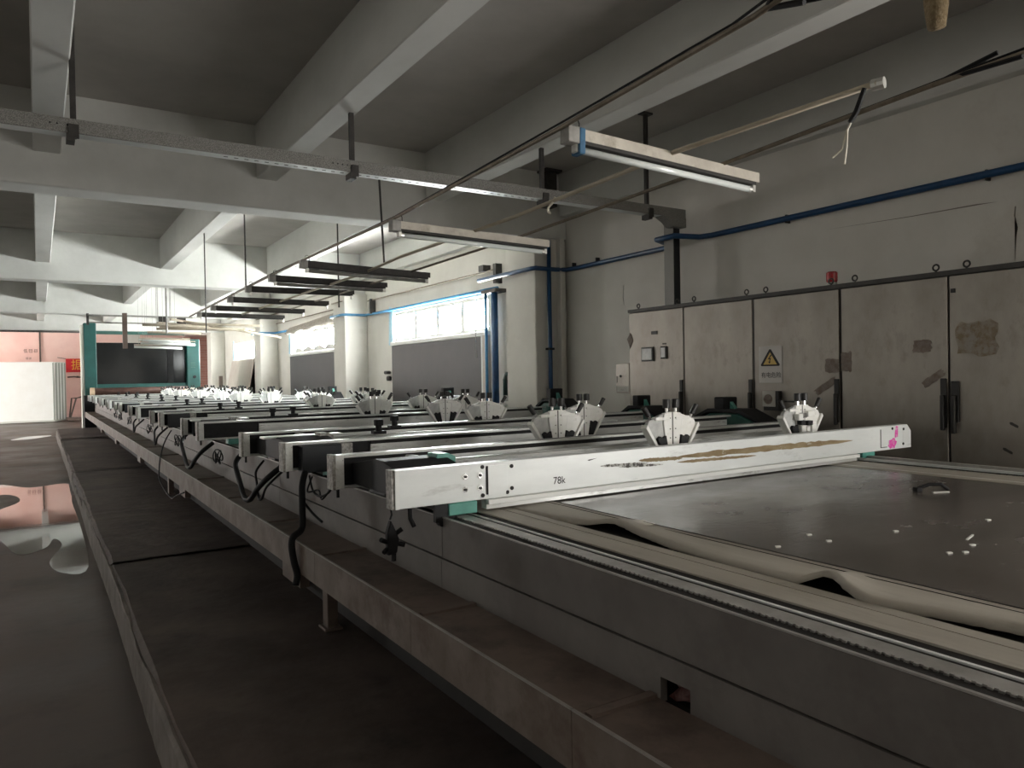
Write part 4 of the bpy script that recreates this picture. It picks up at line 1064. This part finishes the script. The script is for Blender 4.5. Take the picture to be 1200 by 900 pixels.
# ================================================================ FAR END
# teal dryer
dr = empty('dryer', (0, 26.2, 0))
tag(dr, 'teal framed textile dryer with black glass front behind the printing table', 'dryer')
MB().box(1.19, 1.53, -0.15, 0.6, 0, 3.42).build('left_post', 'dryer', dr, bevel=0.02)
MB().box(1.12, 1.19, -0.10, 0.6, 0, 3.36).build('side_cover', 'screenedge', dr)
rp = MB().box(4.10, 4.50, -0.15, 0.6, 0, 2.95).build('right_post', 'dryer', dr, bevel=0.02)
for k in range(3): MB().box(4.22, 4.36, -0.16, -0.15, 2.02+0.07*k, 2.05+0.07*k).build('vent_slot', 'tealdark', rp)
MB().tube([(4.32, -0.15, 1.72), (4.32, -0.19, 1.72)], 0.05, 12).build('door_knob', 'black', rp)
MB().box(1.53, 4.10, 0.10, 0.16, 1.50, 2.83).build('glass_front', 'dryblack', dr)
MB().box(3.55, 3.72, 0.06, 0.10, 1.52, 2.8).build('glass_mullion', 'black', dr)
MB().box(1.53, 4.10, 0.0, 0.16, 1.36, 1.53).build('lower_beam', 'dryer', dr, bevel=0.01)
MB().box(1.53, 4.10, 0.2, 0.32, 3.10, 3.20).build('top_bar', 'tealdark', dr)
MB().tube([(1.40, -0.32, 1.31), (4.10, -0.32, 1.31)], 0.11, 16).build('roller', 'roller', dr, smooth=True)
MB().tube([(1.32, -0.32, 1.29), (1.44, -0.32, 1.29)], 0.14, 16).build('roller_cap', 'paleob', dr)
MB().box(1.15, 1.5, -0.55, -0.15, 0.22, 1.2).build('post_foot', 'black', dr)
o = MB().prism([(3.72, 1.222), (4.0, 1.222), (3.96, 1.30), (3.82, 1.35), (3.74, 1.29)], 'y', 24.70, 24.82).build('rag', 'yellow', bevel=0.02); tag(o, 'yellow rag lying at the roller before the dryer', 'rag')
# overhead brown post and rails in front of the dryer
oh = empty('overhead_frame', (0, 20.0, 2.4))
tag(oh, 'brown hanging post with thin cross rails above the far printing units', 'frame')
MB().box(1.73, 1.83, -0.05, 0.05, 0.0, 0.85).build('hanging_post', 'brownpost', oh)
MB().box(1.0, 3.3, -0.02, 0.02, 0.76, 0.80).build('cross_rail', 'grey', oh)
MB().box(1.0, 3.3, 0.05, 0.08, 0.60, 0.63).build('cross_rail', 'grey', oh)
MB().box(0.98, 1.03, -0.02, 0.05, 0.55, 0.82).build('rail_end', 'darksteel', oh)
for k, (x0, x1, y, z) in enumerate(((1.97, 3.05, 20.0, 2.44), (2.05, 3.25, 19.4, 2.50), (2.0, 3.0, 18.6, 2.53), (2.4, 3.4, 21.0, 2.62), (2.3, 3.5, 22.2, 2.72))):
    o = empty('tube_lamp', (x0, y, z))
    MB().tube([(0, 0, 0), (x1-x0, 0, -0.03)], 0.03, 10).build('tube', 'tube', o, smooth=True)
    MB().box(0, x1-x0, -0.03, 0.03, 0.035, 0.06).build('batten', 'beige', o)
    MB().tube([(0.1, 0, 0.06), (0.1, 0, 4.34-z)], 0.0025, 5).build('wire', 'grey', o)
    tag(o, 'unlit tube lamp on a beige batten in front of the dryer', 'lamp', 'tube lamps before the dryer')
for k, (p, q) in enumerate((((2.5, 18.0, 2.98), (4.95, 18.0, 2.60)), ((2.2, 17.6, 2.86), (4.3, 19.0, 2.83)), ((2.3, 18.6, 2.80), (4.4, 18.2, 2.78)), ((2.45, 17.5, 2.94), (4.1, 20.2, 2.90)))):
    o = MB().tube([p, q], 0.028, 8).build('conduit', 'beige', smooth=True)
    MB().tube([p, (p[0], p[1], 4.34)], 0.006, 6).build('hanger', 'grey', o)
    tag(o, ['long beige conduit sloping down towards the column', 'beige conduit of the bundle slanting away from the junction boxes', 'lowest beige conduit of the bundle above the far units', 'topmost short beige conduit of the bundle above the far units'][k], 'conduit', None if k == 0 else 'bundled beige conduits')
for k, (x, y) in enumerate(((2.35, 17.9), (2.75, 18.1))):
    o = MB().box(x-0.09, x+0.09, y-0.06, y+0.06, 2.82, 3.02).build('junction_box', 'darksteel', bevel=0.01); tag(o, 'dark junction box on the bundled conduits', 'box', 'junction boxes on the conduits')
o = MB().tube([(2.3, 17.0, 2.6), (2.3, 17.0, 3.765)], 0.02, 8).build('hanger_rod', 'grey'); tag(o, 'pale hanger rod before the deep beam near the dryer', 'rod')
# dark tube along the edge under the last beam, post on the pink wall
o = MB().tube([(XL+0.1, 30.5, 3.40), (4.0, 30.5, 3.40)], 0.035, 8).build('steam_pipe', 'darksteel', smooth=True); tag(o, 'dark tube along the edge under the last cross beam above the pink wall', 'pipe')
o = MB().box(0.06, 0.12, YF-0.05, YF, 2.3, 4.3).build('wall_conduit', 'brownpost'); tag(o, 'thin dark conduit running down the pink wall', 'conduit')
# white screens leaning upright, five of them
for k in range(5):
    r = empty('screen_frame', (0.085*k*1.25, 35.2+0.16*k, 0.03))
    x1 = 0.52
    MB().box(-3.2, x1, 0.0, 0.06, 0.0, 2.42).build('screen_face', 'screenwhite', r, bevel=0.01)
    MB().box(x1, x1+0.02, 0.0, 0.05, 0.02, 2.40).build('frame_edge', 'screenedge', r)
    MB().box(x1-0.028, x1+0.0, -0.006, 0.0, 0.03, 2.38).build('border_strip', 'screenline', r)
    MB().box(-3.2, x1, -0.012, 0.0, 0.0, 0.07).build('bottom_bar', 'screenedge', r)
    tag(r, 'tall white printing screen facing out at the front of the stack' if k == 0 else 'white printing screen behind others, only its edge showing', 'screen', None if k == 0 else 'white screens in the stack')
# banner
bn = empty('banner', (1.55, YF-0.06, 2.33))
MB().grid([[(-0.55+0.1*i, 0.01*math.sin(i*1.1+j), -0.29+0.145*j) for i in range(12)] for j in range(5)]).build('banner_cloth', 'redcloth2', bn)
text('banner_text', '据', 0.48, 'gold', bn, (-0.13, -0.02, 0.0), FACE_F, 0.002)
text('banner_text', '点', 0.48, 'gold', bn, (0.30, -0.02, 0.0), FACE_F, 0.002)
MB().tube([(-0.55, 0, 0.29), (-0.85, 0.0, 0.34)], 0.012, 6).build('tie_cord', 'rubber', bn)
tag(bn, 'red banner with yellow characters on the pink wall beside the dryer', 'banner')
random.seed(17)
for (x0, n_, zc, hh, lab) in ((-0.50, 3, 2.95, 0.16, 'faded illegible dark lettering on the pink wall above the screens'), (-0.42, 2, 2.64, 0.10, 'faded smaller lettering line under the larger one on the pink wall')):
    lt = MB()
    for g in range(n_):
        gx = x0 + g*hh*1.08
        for q in range(4):
            zz = zc - hh/2 + hh*(q+0.2+random.uniform(-0.1, 0.1))/4
            lt.box(gx+hh*random.uniform(0, 0.25), gx+hh*random.uniform(0.75, 1.0), YF-0.004, YF, zz, zz+hh*0.12)
        for fx in (random.uniform(0.1, 0.35), random.uniform(0.55, 0.8)):
            lt.box(gx+hh*fx, gx+hh*(fx+0.13), YF-0.005, YF, zc-hh/2*random.uniform(0.6, 1), zc+hh/2*random.uniform(0.6, 1))
    tag(lt.build('wall_lettering', 'letter'), lab, 'lettering')
struct(box('trim_3', 'wall', 3.37, 3.86, YF-0.12, YF, 0, ZC), 'pale pilaster on the pink wall behind the dryer', 'trim')
for k, (xa, xb, y, z) in enumerate(((2.20, 3.92, 17.30, 2.75), (1.95, 3.0, 17.2, 2.63), (1.85, 3.15, 17.1, 2.78), (2.82, 4.32, 17.2, 2.83))):
    o = MB().tube([(xa, y, z), (xb, y, z-0.02)], 0.026, 8).build('conduit', 'beige', smooth=True)
    MB().tube([(xa+0.3, y, z), (xa+0.3, y, 4.34)], 0.003, 5).build('hanger', 'grey', o)
    tag(o, ['long level beige conduit beside the junction boxes', 'short level beige conduit above the tube lamps', 'high level beige conduit next to the brown hanging post', 'level beige conduit reaching furthest towards the windows'][k], 'conduit', 'bundled beige conduits')
o = MB().tube([(1.05, YF-0.08, 1.83), (1.3, YF-0.08, 1.85), (1.42, YF-0.08, 1.83), (1.72, YF-0.08, 1.82), (1.74, YF-0.08, 1.70)], 0.028, 8).build('water_pipe', 'brownpost', smooth=True); MB().box(1.38, 1.46, YF-0.08, YF, 1.80, 1.88).build('pipe_clip', 'brownpost', o); tag(o, 'short bent water pipe on the pink wall under the banner', 'pipe')
tr = empty('trolley', (1.25, 35.4, 0.0))
MB().tube([(-0.2, 0, 0.02), (0.05, 0, 0.95), (0.25, 0.1, 1.0)], 0.03, 8).build('trolley_frame', 'brownpost', tr)
MB().tube([(-0.2, 0.3, 0.02), (-0.1, 0.3, 0.95), (0.05, 0.0, 0.95)], 0.03, 8).build('trolley_frame', 'brownpost', tr)
MB().box(-0.3, 0.4, -0.1, 0.4, 0.05, 0.16).build('trolley_base', 'brownpost', tr)
tag(tr, 'brown tube-framed trolley parked between the screens and the dryer', 'trolley')
# cloth over the second window
rows = []
random.seed(4)
for i in range(25):
    y = 17.5 + 4.1*i/24
    sag = 0.06*math.sin(i*0.9)+random.uniform(-0.03, 0.03)
    rows.append([(XW-0.02, y, 3.22-0.006*i), (XW-0.12, y, 3.14-0.008*i+sag*0.3), (XW-0.15+0.02*math.sin(i), y, 3.03-0.006*i+sag*0.5), (XW-0.08, y, 2.95-0.004*i+sag*0.4)])
o = MB().grid(rows).build('dust_cloth', 'bag', smooth=True); tag(o, 'sagging dusty cloth along the top of the second window', 'cloth')
rows = [[(XW-0.06, 17.5+3.4*i/20, 2.33+0.02*j+0.05*abs(math.sin(i*0.6))*j) for j in range(3)] for i in range(21)]
o = MB().grid(rows).build('plastic_sheet', 'winframe', smooth=True); tag(o, 'crumpled white plastic sheet on the sill of the second window', 'sheet')
# plywood sheets leaning at the third window
for k in range(7):
    o = MB().box(-0.012, 0.012, -1.6, 1.6, 0, 2.3).build('plywood_sheet', 'ply', loc=(5.45+0.045*k, 26.1+0.17*k, 0.0), rot=(0, math.radians(10.5-0.2*k), 0))
    tag(o, 'pale plywood sheet leaning against the wall under the third window', 'sheet', 'leaning plywood sheets')
o = MB().box(5.75, 5.85, 29.3, 29.5, 0, 1.75).build('timber_post', 'brownpost'); o.rotation_euler = (0, 0, 0); tag(o, 'short brown timber standing beside the leaning plywood', 'timber')
# old lagging hanging from the slab
hl = empty('hanging_lagging', (3.95, 2.03, 3.30))
rows = []
for i in range(12):
    z = 1.05 - i*0.09
    rr = 0.058 - (0.012 if i == 11 else 0) + 0.004*math.sin(i*1.7)
    rows.append([(rr*math.cos(a)*(1+0.08*math.sin(3*a+i)), rr*math.sin(a)*(1+0.08*math.cos(2*a+i)), z) for a in [2*math.pi*q/14 for q in range(15)]])
rows.append([(0, 0, 0.05)]*15)
MB().grid(rows).build('fibre_sleeve', 'fibre', hl, smooth=True)
rows = [[(0.030+0.035*t+0.006*math.sin(i), -0.052+0.05*t, 1.0-0.07*i) for t in (0, 0.5, 1.0)] for i in range(13)]
MB().grid(rows).build('torn_foil', 'film', hl)
tag(hl, 'frayed brown pipe lagging hanging down from the ceiling', 'lagging')
# grey clutter on the far wall beside the first window
o = MB().box(6.12, 6.2, 14.3, 14.42, 1.52, 1.62).box(6.1, 6.2, 14.32, 14.5, 1.66, 1.73).build('wall_fitting', 'darksteel', bevel=0.02); tag(o, 'small dusty fitting on the wall beside the dark board', 'fitting')
